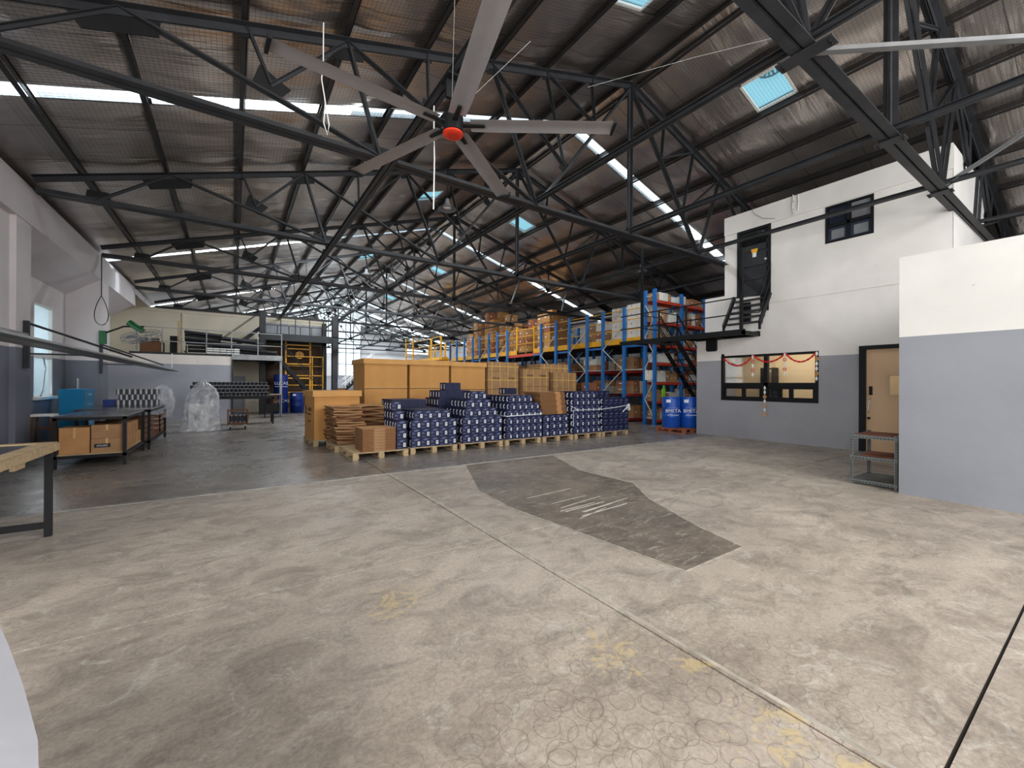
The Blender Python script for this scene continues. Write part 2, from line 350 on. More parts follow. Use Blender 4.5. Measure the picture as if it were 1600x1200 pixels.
def pane(name, col, clear, emit=0, rough=.3):
    """translucent roof sheet or window pane"""
    m = bpy.data.materials.new(name); m.use_nodes = True; N, L = nt(m); N.clear()
    o = N.new('ShaderNodeOutputMaterial'); t = N.new('ShaderNodeBsdfTransparent'); t.inputs[0].default_value = col
    tl = N.new('ShaderNodeBsdfTranslucent'); n = N.new('ShaderNodeTexNoise'); n.inputs['Scale'].default_value = 3
    mx0 = N.new('ShaderNodeMix'); mx0.data_type = 'RGBA'; L.new(n.outputs[0], mx0.inputs[0]); mx0.inputs[6].default_value = col; mx0.inputs[7].default_value = tuple(c*.92 for c in col[:3])+(1,)
    L.new(mx0.outputs[2], tl.inputs[0])
    mx = N.new('ShaderNodeMixShader'); mx.inputs[0].default_value = 1-clear; L.new(t.outputs[0], mx.inputs[1]); L.new(tl.outputs[0], mx.inputs[2])
    L.new(mx.outputs[0], o.inputs[0]); return m
M['skylight'] = pane('translucent_roof_sheet', (.95, .98, 1, 1), .75)
M['skyblue'] = pane('clear_roof_sheet', (.44, .60, .64, 1), .8)
M['frost'] = pane('frosted_window_pane', (.86, .93, .95, 1), .55)
def glass(name, tint=(1, 1, 1, 1), refl=.12):
    m = bpy.data.materials.new(name); m.use_nodes = True; N, L = nt(m); N.clear()
    o = N.new('ShaderNodeOutputMaterial'); t = N.new('ShaderNodeBsdfTransparent'); t.inputs[0].default_value = tint
    gl = N.new('ShaderNodeBsdfGlossy'); gl.inputs['Roughness'].default_value = .03
    fr = N.new('ShaderNodeFresnel'); fr.inputs[0].default_value = 1.5
    ad = N.new('ShaderNodeMath'); ad.operation = 'ADD'; ad.inputs[1].default_value = refl; L.new(fr.outputs[0], ad.inputs[0])
    mx = N.new('ShaderNodeMixShader'); L.new(ad.outputs[0], mx.inputs[0]); L.new(t.outputs[0], mx.inputs[1]); L.new(gl.outputs[0], mx.inputs[2])
    n = N.new('ShaderNodeTexNoise'); n.inputs['Scale'].default_value = .6; bp = N.new('ShaderNodeBump'); bp.inputs['Strength'].default_value = .03; L.new(n.outputs[0], bp.inputs['Height']); L.new(bp.outputs[0], gl.inputs['Normal'])
    L.new(mx.outputs[0], o.inputs[0]); return m
M['glass'] = glass('window_glass', (.95, .95, .93, 1), 0)
def film(name):
    m = bpy.data.materials.new(name); m.use_nodes = True; N, L = nt(m); b = N['Principled BSDF']
    b.inputs['Base Color'].default_value = srgb(206, 206, 212); b.inputs['Roughness'].default_value = .2; b.inputs['Specular IOR Level'].default_value = .7
    n = N.new('ShaderNodeTexNoise'); n.inputs['Scale'].default_value = 2.6; n.inputs['Detail'].default_value = 3; n.inputs['Distortion'].default_value = 1.2
    tc = N.new('ShaderNodeTexCoord'); L.new(tc.outputs['Object'], n.inputs['Vector'])
    r = N.new('ShaderNodeMapRange'); r.inputs[1].default_value = .35; r.inputs[2].default_value = .7; r.inputs[3].default_value = .28; r.inputs[4].default_value = .8; L.new(n.outputs[0], r.inputs[0]); L.new(r.outputs[0], b.inputs['Alpha'])
    bp = N.new('ShaderNodeBump'); bp.inputs['Strength'].default_value = .8; bp.inputs['Distance'].default_value = .05; L.new(n.outputs[0], bp.inputs['Height']); L.new(bp.outputs[0], b.inputs['Normal'])
    return m
M['film'] = film('crumpled_polythene')

# ================================================================ FLOOR
fl = struct(MB().box(-5.2, 19.2, YB, YE, -.12, -.012).build('floor', M['joint']), 'worn concrete floor slab with cut joints')
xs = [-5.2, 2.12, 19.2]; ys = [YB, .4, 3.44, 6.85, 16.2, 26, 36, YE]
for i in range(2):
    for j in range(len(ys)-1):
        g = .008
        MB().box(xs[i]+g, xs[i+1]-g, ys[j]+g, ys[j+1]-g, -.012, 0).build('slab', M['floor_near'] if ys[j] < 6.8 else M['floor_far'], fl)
pp = [(3.57,6.83),(2.87,5.07),(2.80,4.15),(2.93,2.98),(3.03,1.99),(3.93,2.0),(4.11,2.57),(4.55,3.52),(5.08,4.23),(5.04,5.38),(5.62,6.83)]
tag(MB().prism(pp, -.011, .0025).build('patch', M['floor_patch'], fl), 'darker repaired patch of concrete')
# pale gouges across the patch
gm = MB()
for k in range(9):
    y = 3.35+random.random()*1.1; x = 3.2+.35*random.random()
    L_ = .25+random.random()*.7; gm.bar((x, y, .004), (x+L_, y+.04+.12*random.random(), .004), .006+.012*random.random(), .002)
gm.build('scratch_mark', mat('pale_scratch', srgb(206, 200, 188), .8), fl)
bm_ = MB()
for i in range(len(pp)):
    a = pp[i]; b = pp[(i+1) % len(pp)]
    if i in (1, 2, 3, 4, 7, 8, 5, 6): bm_.bar((a[0], a[1], .004), (b[0], b[1], .004), .014, .003)
bm_.build('patch_edge', mat('pale_edge_mortar', srgb(176, 168, 156), .85, var=.3, scale=9), fl)
# thin light skim line along the joint at Y=6.85
MB().box(-3.1, 12, 6.87, 6.93, 0, .003).build('joint_line', mat('pale_joint_line', srgb(170, 164, 156), .7, var=.3, scale=5), fl)
MB().box(2.150, 2.175, .5, 6.8, 0, .0015).build('joint_line', mat('pale_skim', srgb(176, 168, 156), .7, var=.3, scale=7), fl)

# ================================================================ LEFT WALL with piers, lintel and recess
wl = MB()
wl.box(-4.9, -3.26, 3.2, 11.5, 0, 4.44); wl.box(-4.9, -3.26, YB, -4.0, 0, 4.44)                 # solid stretch near the camera
wl.box(-3.26, -3.18, 10.9, 11.54, 0, 4.44)
wl.box(-4.9, -3.16, YB, 21.35, 4.44, 5.06)             # lintel
WX = -3.87
wl.box(-4.9, WX, 11.5, 14.22, 0, 4.44); wl.box(-4.9, WX, 15.48, 21.35, 0, 4.44)
wl.box(-4.9, WX, 14.22, 15.48, 0, 1.15); wl.box(-4.9, WX, 14.22, 15.48, 3.40, 4.44)
wl.box(WX, -3.165, 16.4, 17.26, 0, 4.44)                # full pier between the recesses
for ya, yb in ((11.54, 16.4), (17.26, 21.1)):           # sloping soffits
    wl.hexa([(WX, ya, 3.93), (WX+.005, ya, 3.93), (WX+.005, yb, 3.93), (WX, yb, 3.93), (WX, ya, 4.44), (-3.17, ya, 4.44), (-3.17, yb, 4.44), (WX, yb, 4.44)])
wl.box(-4.9, -3.3, YB, 26, 5.06, 5.3)
struct(wl.build('wall_left', M['wall_left']), 'white over grey left wall with deep recess')
w1 = struct(empty('window_1', (WX-.1, 14.85, 1.15)), 'tall frosted window in the left recess')
fm = MB()
for y0, y1, z0, z1 in ((14.22,14.28,1.15,3.40),(15.42,15.48,1.15,3.40),(14.28,15.42,1.15,1.20),(14.28,15.42,3.34,3.40),(14.28,15.42,2.08,2.18)): fm.box(WX-.12, WX-.01, y0, y1, z0, z1)
fm.build('window_frame', M['white'], w1, world=True)
MB().box(WX-.08, WX-.07, 14.26, 15.44, 2.18, 3.36).build('pane', M['frost'], w1, world=True)
MB().box(WX-.08, WX-.07, 14.26, 15.44, 1.18, 2.10).build('pane', M['frost'], w1, world=True)
MB().box(WX-.02, WX+.08, 14.18, 15.52, 1.08, 1.15).build('window_sill', M['white'], w1, world=True)
fb = MB(); fb.tube([(WX+.02, 14.75, 2.1), (WX+.04, 14.8, 1.85), (WX+.04, 14.72, 1.6), (WX+.04, 14.62, 1.3), (WX+.02, 14.58, 1.16)], .014, 6)
tag(fb.build('window_cable', M['grey'], None, at=(WX+.02, 14.7, 1.16), world=True), 'loose grey cable hanging across the left window', 'cable')

# cross wall carrying the left platform
wc = MB(); wc.box(-4.9, -.08, 21.1, 21.3, 0, 2.62)
struct(wc.build('wall_cross', M['wall_cross']), 'white over grey wall under the left platform')
# cream wall at the back of the platform
wb = MB(); wb.box(-4.9, 4.4, 25.7, 25.9, 0, 5.0); wb.box(-4.9, 4.4, 25.66, 25.7, 4.9, 5.06)
wb.box(-2.1, -2.02, 25.63, 25.7, 2.6, 4.9)
struct(wb.build('wall_rear_left', M['cream']), 'cream plaster wall behind the left platform')
struct(MB().box(-4.9, -4.7, 21.3, 25.7, 0, 5.06).build('wall_side_left', M['cream']))
gd = struct(empty('door_3', (.22, 25.6, 0)), 'grey door panel in the cream wall')
MB().box(-.03, .5, 25.6, 25.66, 0, 1.86).build('door_leaf', M['far_grey'], gd, world=True)

# ================================================================ HALL OUTER WALLS
ww = MB(); ww.box(XRW, XRW+.2, YB, YE, 0, 5.48)
struct(ww.build('wall_right', M['wall_far']), 'far right outer wall of the hall')
ww = MB(); ww.box(-4.9, -4.7, 25.9, YE, 0, 4.8)
struct(ww.build('wall_rear_side', M['wall_far']))
# wall behind the camera with its glazed gable opening and gate
bk = MB(); bk.box(-4.9, 1.2, YB-.2, YB, 0, 5.0); bk.box(8.9, XRW, YB-.2, YB, 0, 2.6); bk.box(1.2, 2.6, YB-.2, YB, 2.6, 5); bk.box(12.4, XRW, YB-.2, YB, 2.6, 5.4)
struct(bk.build('wall_back', M['wall_far']))
# far gable wall, opening X 8.9..11.2
fe = MB(); fe.box(-4.9, 8.9, YE, YE+.2, 0, 4.6); fe.box(11.2, XRW, YE, YE+.2, 0, 4.9)
fe.box(8.9, 11.2, YE, YE+.2, 0, 2.3)
fe.plate([(11.2, 4.9), (14.4, 4.9), (14.4, rz_(14.4)-.02), (11.2, rz_(11.2)-.02)], YE, YE+.2)
fe.plate([(2, 4.6), (7, 4.6), (7, rz_(7)), (2, rz_(2))], YE, YE+.2)
fe.plate([(14.4, 4.9), (16.2, 4.9), (16.2, rz_(16.2)-.02), (14.4, rz_(14.4)-.02)], YE, YE+.2); fe.plate([(16.2, 5.45), (XRW, 5.3), (16.2, rz_(16.2)-.02)], YE, YE+.2)
struct(fe.build('wall_far', M['wall_far']), 'pale gable wall at the far end')
w4 = struct(empty('window_4', (10, YE, 2.3)), 'bright glazed opening in the far gable')
MB().plate([(8.9, 2.3), (11.2, 2.3), (11.2, rz_(11.2)-.02), (8.9, rz_(8.9)-.02)], YE+.09, YE+.1).build('pane', M['skylight'], w4, world=True)
fm = MB()
for x in (8.9, 9.65, 10.4, 11.15): fm.box(x, x+.06, YE+.04, YE+.12, 2.3, rz_(x))
for z in (2.3, 3.5, 4.7, 5.9): fm.box(8.9, 11.2, YE+.04, YE+.12, z, z+.06)
fm.build('window_frame', M['steel'], w4, world=True)

# ================================================================ ROOF: panels, purlins, mesh
ce = struct(empty('ceiling', (XR, 20, ZR)), 'foil-lined pitched roof with purlins and wire mesh')
PX = [1.29*k for k in range(0, 9)]   # purlin distance from the ridge, along x
def panel_mesh(ly, seed):
    rnd = random.Random(seed); nx, ny = 8, max(4, int(ly/.13)); w = 1.29; mb = MB()
    ph = [rnd.random()*6.28 for _ in range(6)]
    V = []
    for j in range(ny+1):
        y = ly*j/ny
        for i in range(nx+1):
            t = i/nx; edge = math.sin(PI*t)
            z = -.055*edge*(1+.5*math.sin(y*1.7+ph[0]))
            z += .007*math.sin(y*21+ph[1]+1.2*math.sin(t*3+ph[2])+2*math.sin(y*2.3+ph[5]))*(.35+edge) + .018*math.sin(y*7.3+ph[3]+t*2+1.5*math.sin(y*1.1+ph[0]))*edge + .01*math.sin(t*9+y*4+ph[4])*edge
            z *= min(1, y/.25, (ly-y)/.25)
            V.append((t*w, y, z))
    F = [(j*(nx+1)+i, (j+1)*(nx+1)+i, (j+1)*(nx+1)+i+1, j*(nx+1)+i+1) for j in range(ny) for i in range(nx)]
    mb.add(V, F); return mb.mesh('foil_panel', M['foil'], True)
_pm = {}
def foil_panel(side, k, y0, y1, var):
    var = (var*7+k*3+int(y0*5)) % 5
    key = (round(y1-y0, 2), var)
    if key not in _pm: _pm[key] = panel_mesh(y1-y0, hash(key) % 1000 + var)
    x0 = XR+side*PX[k]; o = bpy.data.objects.new('foil_panel', _pm[key]); COL.objects.link(o); o.parent = ce
    c = math.cos(ANG)
    w = Vector((side, 0, -SL)); 
    # local x -> along slope, y -> Y, z -> up
    ex = Vector((side, 0, -SL)); ey = Vector((0, 1, 0)); ez = Vector((side*SL, 0, 1)).normalized()
    loc = Vector((x0, y0, rz_(x0)+.14)) - Vector(ce.location)
    o.matrix_local = Matrix(((ex.x, ey.x, ez.x, loc.x), (ex.y, ey.y, ez.y, loc.y), (ex.z, ey.z, ez.z, loc.z), (0,0,0,1)))
    return o
bands = [(8.70, 9.04), (18.2, 18.52), (27.65, 28.05), (35.9, 36.9), (39.4, 41.4), (43.4, 44.2)]
vents = {(1, 1): [(4.14, 5.0), (13.78, 14.66), (22.35, 23.25), (31.5, 32.6)], (-1, 1): [(4.14, 5.0), (13.5, 14.36), (22.0, 23.1), (31.5, 32.6)]}
def slopequad(mb, side, xa, xb, y0, y1, dz, m=0, th=.004):
    xa = XR+side*xa; xb = XR+side*xb
    p = [(xa,y0,rz_(xa)+dz),(xb,y0,rz_(xb)+dz),(xb,y1,rz_(xb)+dz),(xa,y1,rz_(xa)+dz)]
    mb.hexa([(a,b,c-th) for a,b,c in p]+p, m)
for side in (-1, 1):
    for k in range(0, 9):
        if k == 8: continue
        cuts = sorted(bands + vents.get((side, k), []))
        sheet = []; y = YB
        for a, b in cuts+[(YE, YE)]: sheet.append((y, a)); y = b
        for a, b in sheet:
            if b-a > .05: mb = MB(); slopequad(mb, side, PX[k], PX[k+1], a, b, .25, th=.012); mb.build('roof_sheet', M['purlin'], ce, world=True)
        y = YB; segs = []
        for a, b in cuts+[(YE, YE)]:
            # split at truss lines
            pts = [y]+[t for t in TY if y+.3 < t < a-.3]+[a]
            segs += list(zip(pts[:-1], pts[1:])); y = b
        for i, (a, b) in enumerate(segs):
            if b-a > .05: foil_panel(side, k, round(a, 3), round(b, 3), (i+k) % 3)
    # skylight strips
    for a, b in bands:
        for k in range(8):
            mb = MB(); slopequad(mb, side, PX[k]+.03, PX[k+1]-.03, a, b, .16); mb.build('skylight_panel', M['skylight'], ce, world=True)
    for (sd, k), vs in vents.items():
        if sd != side: continue
        for a, b in vs:
            # square vent: roof sheet between the foil cut, white reveal, clear pane
            mb = MB(); slopequad(mb, side, PX[k]+.02, PX[k]+.42, a, b, .16); foil_strip = mb.build('foil_strip', M['foil'], ce, world=True)
            mb = MB(); slopequad(mb, side, PX[k]+.42, PX[k+1], a, b, .20); mb.build('skylight_pane', M['skyblue'], ce, world=True)
            mb = MB()
            for (xa, xb, y0, y1) in ((PX[k]+.42, PX[k]+.46, a, b), (PX[k+1]-.04, PX[k+1], a, b), (PX[k]+.42, PX[k+1], a, a+.05), (PX[k]+.42, PX[k+1], b-.05, b)):
                slopequad(mb, side, xa, xb, y0, y1, .18, th=.05)
            mb.build('vent_frame', M['white'], ce, world=True)
# purlins (channel sections)
for side in (-1, 1):
    for k in range(0, 9):
        for (ya, yb) in ((YB, 20.9), (20.9, YE)):
            mb = MB(); x = XR+side*(PX[k] if k else .16); z = rz_(x)
            d = side
            mb.bar((x, ya, z+.07), (x, yb, z+.07), .008, .15, up=(d*SL, 0, 1))
            mb.bar((x+.03*d, ya, z-.005-.03*SL), (x+.03*d, yb, z-.005-.03*SL), .065, .008, up=(d*SL, 0, 1))
            mb.bar((x+.03*d, ya, z+.14), (x+.03*d, yb, z+.14), .065, .008, up=(d*SL, 0, 1))
            mb.build('purlin', M['purlin'], ce, world=True)
mb = MB(); mb.box(XR-.2, XR+.2, YB, YE, ZR+.16, ZR+.18); mb.build('ridge_flashing', M['foil'], ce, world=True)
# outer eave closing strips
for side in (-1, 1):
    y = YB
    for a, b in bands+[(YE, YE)]:
        mb = MB(); slopequad(mb, side, 10.28, 12.9, y, a, .16); mb.build('eave_sheet', M['foil'], ce, world=True)
        if b > a: mb = MB(); slopequad(mb, side, 10.34, 12.9, a, b, .16); mb.build('skylight_panel', M['skylight'], ce, world=True)
        y = b
# wire netting under the foil
mb = MB()
def wire(p, q, r=.0016):
    p = Vector(p); q = Vector(q); d = (q-p).normalized(); u = Vector((0,0,1)); a = d.cross(u).normalized(); b = a.cross(d)
    P = [e+a*(r*math.cos(t))+b*(r*math.sin(t)) for e in (p, q) for t in (PI/2, PI/2+2.094, PI/2+4.189)]
    mb.add(P, [(0,1,4,3),(1,2,5,4),(2,0,3,5)])
for side in (-1, 1):
    y = -1.5
    while y < 17:
        xa = XR+side*.05; xb = XR+side*10.6; wire((xa, y, rz_(xa)+.045), (xb, y, rz_(xb)+.045)); y += .0655
    x = .08
    while x < 10.6:
        xx = XR+side*x; wire((xx, -1.5, rz_(xx)+.045), (xx, 17, rz_(xx)+.045)); x += .0625
nt_ = mb.build('wire_netting', M['wire'], ce, world=True); nt_['kind'] = 'stuff'

# turbine ventilator seen through the near vent
tv = empty('turbine_ventilator', (9.70, 4.40, rz_(9.70)+.26))
tag(tv, 'round turbine ventilator seen through the square roof light above the office', 'ventilator')
t = MB(); R_ = .24
t.tube([(R_*math.cos(a), R_*math.sin(a), 0) for a in [2*PI*i/24 for i in range(24)]], .018, 6, closed=True); t.build('ring', M['grey'], tv)
t = MB()
for i in range(6):
    a = 2*PI*i/6; t.bar((0, 0, 0), (R_*math.cos(a), R_*math.sin(a), 0), .02, .01)
t.build('spoke', M['grey'], tv)
t = MB(); t.cyl((0,0,-.01), (0,0,.08), .05, 12); t.build('hub', M['grey'], tv)
for i in range(18):
    a = 2*PI*i/18; a2 = a+.2; v = MB()
    v.quad((R_*math.cos(a), R_*math.sin(a), 0), (R_*math.cos(a2), R_*math.sin(a2), 0), (R_*.9*math.cos(a2+.2), R_*.9*math.sin(a2+.2), .25), (R_*.9*math.cos(a+.2), R_*.9*math.sin(a+.2), .25)); v.build('vane', M['galv'], tv)

# ================================================================ TRUSSES
ZC = 5.05; XB1, XB2 = 1.9, 5.04
def angle_pair(mb, p, q, leg, t=.008, gap=.014, flip=1):
    """two angle irons back to back, member in the xz plane at y=0; flange on the `flip` side"""
    p = Vector((p[0], 0, p[1])); q = Vector((q[0], 0, q[1])); d = (q-p).normalized(); n = Vector((-d.z, 0, d.x))*flip
    for s in (-1, 1):
        y0 = s*gap/2; y1 = s*(gap/2+t); y2 = s*(gap/2+leg)
        for (ya, yb, na, nb) in ((y0, y1, 0, leg), (y0, y2, 0, t)):
            ya, yb = min(ya, yb), max(ya, yb); P = []
            for e in (p, q):
                for (yy, nn) in ((ya, na), (yb, na), (yb, nb), (ya, nb)): P.append(e + n*nn + Vector((0, yy, 0)))
            mb.add(P, [(0,1,2,3),(7,6,5,4),(0,4,5,1),(1,5,6,2),(2,6,7,3),(3,7,4,0)])
def T(k, side=-1): x = XR+side*PX[k]; return (x, rz_(x)-.03)
def on(p, q, f): return (p[0]+(q[0]-p[0])*f, p[1]+(q[1]-p[1])*f)
def mir(p, side): return p if side < 0 else (2*XR-p[0], p[1])
parts = []   # (name, mesh)
mb = MB(); angle_pair(mb, (-3.1, ZC), (XR*2+3.1, ZC), .11, .009, .018, 1); parts.append(('bottom_chord', mb.mesh('bottom_chord', M['steel'])))
for side in (-1, 1):
    mb = MB(); e = (XR+side*11.0, rz_(XR+side*11.0)-.02); angle_pair(mb, (XR, ZR-.02), e, .10, .009, .016, side*-1); parts.append(('top_chord', mb.mesh('top_chord', M['steel'])))
mb = MB(); angle_pair(mb, (XR, ZC), (XR, ZR-.1), .075, .008, .02); parts.append(('king_post', mb.mesh('king_post', M['steel'])))
apex = (XR, ZR-.05)
def web(a, b, leg, side, name='web_member'):
    mb = MB(); angle_pair(mb, mir(a, side), mir(b, side), leg); parts.append((name, mb.mesh(name, M['steel'])))
def gus(c, w, h, ang, side, cut=.25):
    c = mir(c, side); a = ang if side < 0 else -ang
    pts = [(-w/2, h/2), (w/2, h/2), (w/2*(1-cut), -h/2), (-w/2*(1-cut), -h/2)]
    pts = [(c[0]+x*math.cos(a)-z*math.sin(a), c[1]+x*math.sin(a)+z*math.cos(a)) for x, z in pts]
    mb = MB(); mb.plate(pts, -.007, .007); parts.append(('gusset_plate', mb.mesh('gusset_plate', M['black'])))
B1 = (XB1, ZC+.06); B2 = (XB2, ZC+.06); g3 = (5.78, 6.12); g4 = (6.68, 7.32); g1 = (.4, 5.66); g2 = (2.73, 6.22)
for side in (-1, 1):
    web(apex, B2, .06, side, 'main_diagonal')
    web(T(3), B2, .055, side); web(T(3), g3, .045, side); web(T(2), g3, .04, side); web(T(2), g4, .04, side); web(T(1), g4, .04, side)
    web(T(5), B1, .055, side); web(T(5), B2, .05, side, 'main_diagonal'); web(T(4), g2, .04, side); web(T(3), g2, .04, side)
    web(T(7), B1, .05, side); web(T(6), g1, .04, side); web(T(5), g1, .045, side); web(T(7), (-2.3, ZC+.06), .045, side)
    for c, w, h, a in (((T(7)[0], T(7)[1]-.14), .95, .30, ANG), ((T(5)[0], T(5)[1]-.12), .58, .30, ANG), ((T(3)[0], T(3)[1]-.09), .34, .2, ANG), ((T(2)[0], T(2)[1]-.07), .26, .16, ANG), ((T(6)[0], T(6)[1]-.07), .2, .14, ANG), ((T(4)[0], T(4)[1]-.07), .2, .14, ANG), ((T(1)[0], T(1)[1]-.07), .2, .14, ANG),
                       (g1, .44, .28, -.5), (g2, .26, .18, -.4), (g3, .26, .18, 1.0), (g4, .24, .16, 1.0)):
        gus(c, w, h, a, side)
    gus((-2.25, ZC+.14), .4, .22, PI, side, .2)
    gus((B1[0], B1[1]+.06), .62, .22, PI, side, .2); gus((B2[0], B2[1]+.05), .42, .2, PI, side, .2)
gus((XR, ZR-.2), .55, .3, 0, -1, .35); gus((XR, ZC+.1), .34, .2, PI, -1, .2)
names = ['nearest the camera, over the annex and office corner', 'second from the camera, behind the ceiling fan', 'third from the camera', 'fourth from the camera', 'fifth from the camera', 'sixth from the camera', 'seventh from the camera', 'eighth from the camera', 'ninth from the camera', 'tenth, against the far gable']
for i, y in enumerate(TY):
    if i == 0 or y > YE-.2: continue
    r = empty('roof_truss', (0, y, 0)); tag(r, 'dark steel roof truss, '+names[i-1], 'truss', 'roof trusses across the hall')
    for nm, me in parts: link(nm, me, r)
# longitudinal runners at bottom chord level
for x, leg, lab in ((XB1+.14, .062, 'heavy dark steel beam carrying the ceiling fan, running lengthwise'), (XB2, .05, 'dark steel runner tying truss bottoms, left of the centre one'), (XR, .06, 'dark steel runner tying the king posts down the centre'), (2*XR-XB2, .055, 'dark steel runner passing in front of the office wall'), (2*XR-XB1, .05, 'dark steel runner above the storage racks')):
    mb = MB(); h = leg*1.3
    zt = ZC-.012 if x < 3 else ZC+.11
    mb.box(-.006, .006, YB, YE-.1, -h, 0); mb.box(-leg, leg, YB, YE-.1, -.008, 0); mb.box(-leg, leg, YB, YE-.1, -h, -h+.008)
    o = mb.build('runner_beam', M['steel'], at=(x, 0, zt if x < 3 else ZC+.11+h)); tag(o, lab, 'beam')
# bolted connection plates of the nearest truss
for x, lab in ((XB2, 'left'), (XR, 'middle'), (2*XR-XB2, 'right')):
    r = empty('connection_plate', (x, 1.93, ZC-.012)); tag(r, {'left': 'bolted steel plate under nearest truss chord, by the square roof light', 'middle': 'bolted steel plate under the nearest king post', 'right': 'bolted steel plate on nearest truss, against the office wall'}[lab], 'bracket')
    w = .22 if lab == 'left' else .14
    MB().plate([(0,0)], 0, 0) if False else None
    MB().box(-.09, .09, -w*1.2, w*1.2, -.02, -.004).build('plate', M['steel'], r)
    for k, sy in enumerate((-1, 1)):
        for q in (0, 1):
            MB().cyl((-.03+.06*q, sy*w*1.0, -.04), (-.03+.06*q, sy*w*1.0, -.02), .014, 6).build('bolt', M['black'], r)
# plan brace from the nearest truss toward the back
for p, q, lab in (((5.06, 1.90, 5.03), (7.86, -.37, 5.03), 'pale grey brace angle from left plate of nearest truss'), ((10.68, 1.93, 5.1), (10.68, -2.82, 7.6), 'grey brace rising from nearest truss beside the office')):
    mb = MB(); p = Vector(p); q = Vector(q); mb.bar((0,0,0), q-p, .07, .008); mb.bar((0,0,.03), q-p+Vector((0,0,.03)), .008, .07)
    tag(mb.build('brace', M['mid_steel'], at=p), lab, 'brace')

# ================================================================ OFFICE (right) AND ANNEX
XO = 12.04
wo = MB()
# wall plane with openings: window Y 4.30-6.77 z 1.07-2.37 ; door Y 2.4-3.5 z 0-2.43 ; upper door Y 5.41-6.31 z 4.0-5.9 ; upper window Y 3.24-4.17 z 4.98-5.88
def wbox(y0, y1, z0, z1, dx=0): wo.box(XO-dx, XO+.22, y0, y1, z0, z1)
wbox(6.77, 7.56, 0, 2.95); wbox(6.77, 7.29, 2.95, 4.14); wbox(6.68, 6.77, 2.37, 4.14)
wbox(4.30, 6.77, 0, 1.07); wbox(3.50, 4.30, 0, 2.43); wbox(1.99, 2.40, 0, 2.43); wbox(4.30, 6.77, 2.37, 2.43)
wbox(1.99, 6.68, 2.43, 3.74); wbox(1.99, 6.68, 3.74, 4.0, .018)
wbox(6.31, 6.68, 4.0, 5.9); wbox(4.17, 5.41, 4.0, 5.9); wbox(1.99, 3.24, 4.0, 5.9); wbox(3.24, 4.17, 4.0, 4.98)
wbox(3.24, 4.17, 5.88, 5.9)
wbox(1.99, 6.68, 5.9, 6.42, .03)
wo.box(XO+.22, 15.2, 1.99, 2.15, 0, 6.42); wo.box(15.2, 18.8, 1.99, 2.15, 0, 5.3); wo.box(XO+.22, 14.2, 7.34, 7.56, 0, 2.95)
wo.box(XO+.22, 15.2, 6.5, 6.68, 3.0, 6.42); wo.box(XO+.22, 14.2, 7.1, 7.29, 2.95, 4.14)
wo.box(XO+.22, 15.2, 2.15, 6.5, 6.3, 6.42); wo.box(XO+.22, 14.2, 2.15, 7.3, 2.75, 2.95)
struct(wo.build('wall_office', M['wall_office']), 'two-storey office block wall, white over grey')
struct(MB().box(XO-.004, XO+.02, 1.99, 1.993, 0, 6.42).build('trim_1', M['wall_office']))
# room behind the office window
ro = MB(); ro.box(13.9, 13.95, 2.15, 7.34, 0, 2.75); ro.box(XO+.22, 13.95, 2.15, 7.34, -.0, .02)
for y in (2.8, 4.0, 5.05, 6.1): ro.box(13.87, 13.9, y, y+.03, 0, 2.75)
struct(ro.build('wall_office_inner', M['beige_wall']))
area('office_fill_light', (13.0, 4.9, 2.70), (0, 0, -1), 1.2, 3.0, 48, (1, .93, .82))  # fill light added to brighten the room behind the window
lp = empty('office_glow_panel', (13.0, 5.0, 2.72)); tag(lp, 'flat glowing panel added to light the ground floor office', 'light')
MB().box(-.1, .1, -.6, .6, 0, .03).build('glow_face', mat('fill_panel_glow', (1, .95, .85), .5, emit=(1, .93, .8), estr=3), lp)  # made-up glowing panel that goes with the added fill light
# things seen through the window
mo = empty('computer_monitor', (12.75, 5.72, 0.0)); tag(mo, 'dark computer monitor standing behind the office window', 'monitor')
MB().box(-.02, .02, -.3, .3, 1.12, 1.46).build('screen', M['black'], mo); MB().box(-.02, .02, -.03, .03, 1.0, 1.14).build('stand', M['grey'], mo); MB().box(-.1, .1, -.14, .14, .98, 1.0).build('base', M['grey'], mo)
dk = empty('office_desk', (12.8, 5.4, 0)); tag(dk, 'grey desk under the office window, inside the room', 'desk')
MB().box(-.35, .35, -1.3, 1.3, .94, .975).build('desktop', M['grey'], dk)
for x in (-.3, .3):
    for y in (-1.25, 1.25): MB().box(x-.02, x+.02, y-.02, y+.02, .02, .94).build('leg', M['black'], dk)
cb = empty('shelf_cabinet', (13.6, 6.14, 0)); tag(cb, 'dark open shelf cabinet seen through the office window', 'cabinet')
for z in (0.05, .5, 1.0, 1.5, 2.0): MB().box(-.2, .2, -.15, .15, z, z+.03).build('shelf', M['black'], cb)
for y in (-.17, .15): MB().box(-.2, .2, y, y+.02, .02, 2.05).build('side_panel', M['black'], cb)

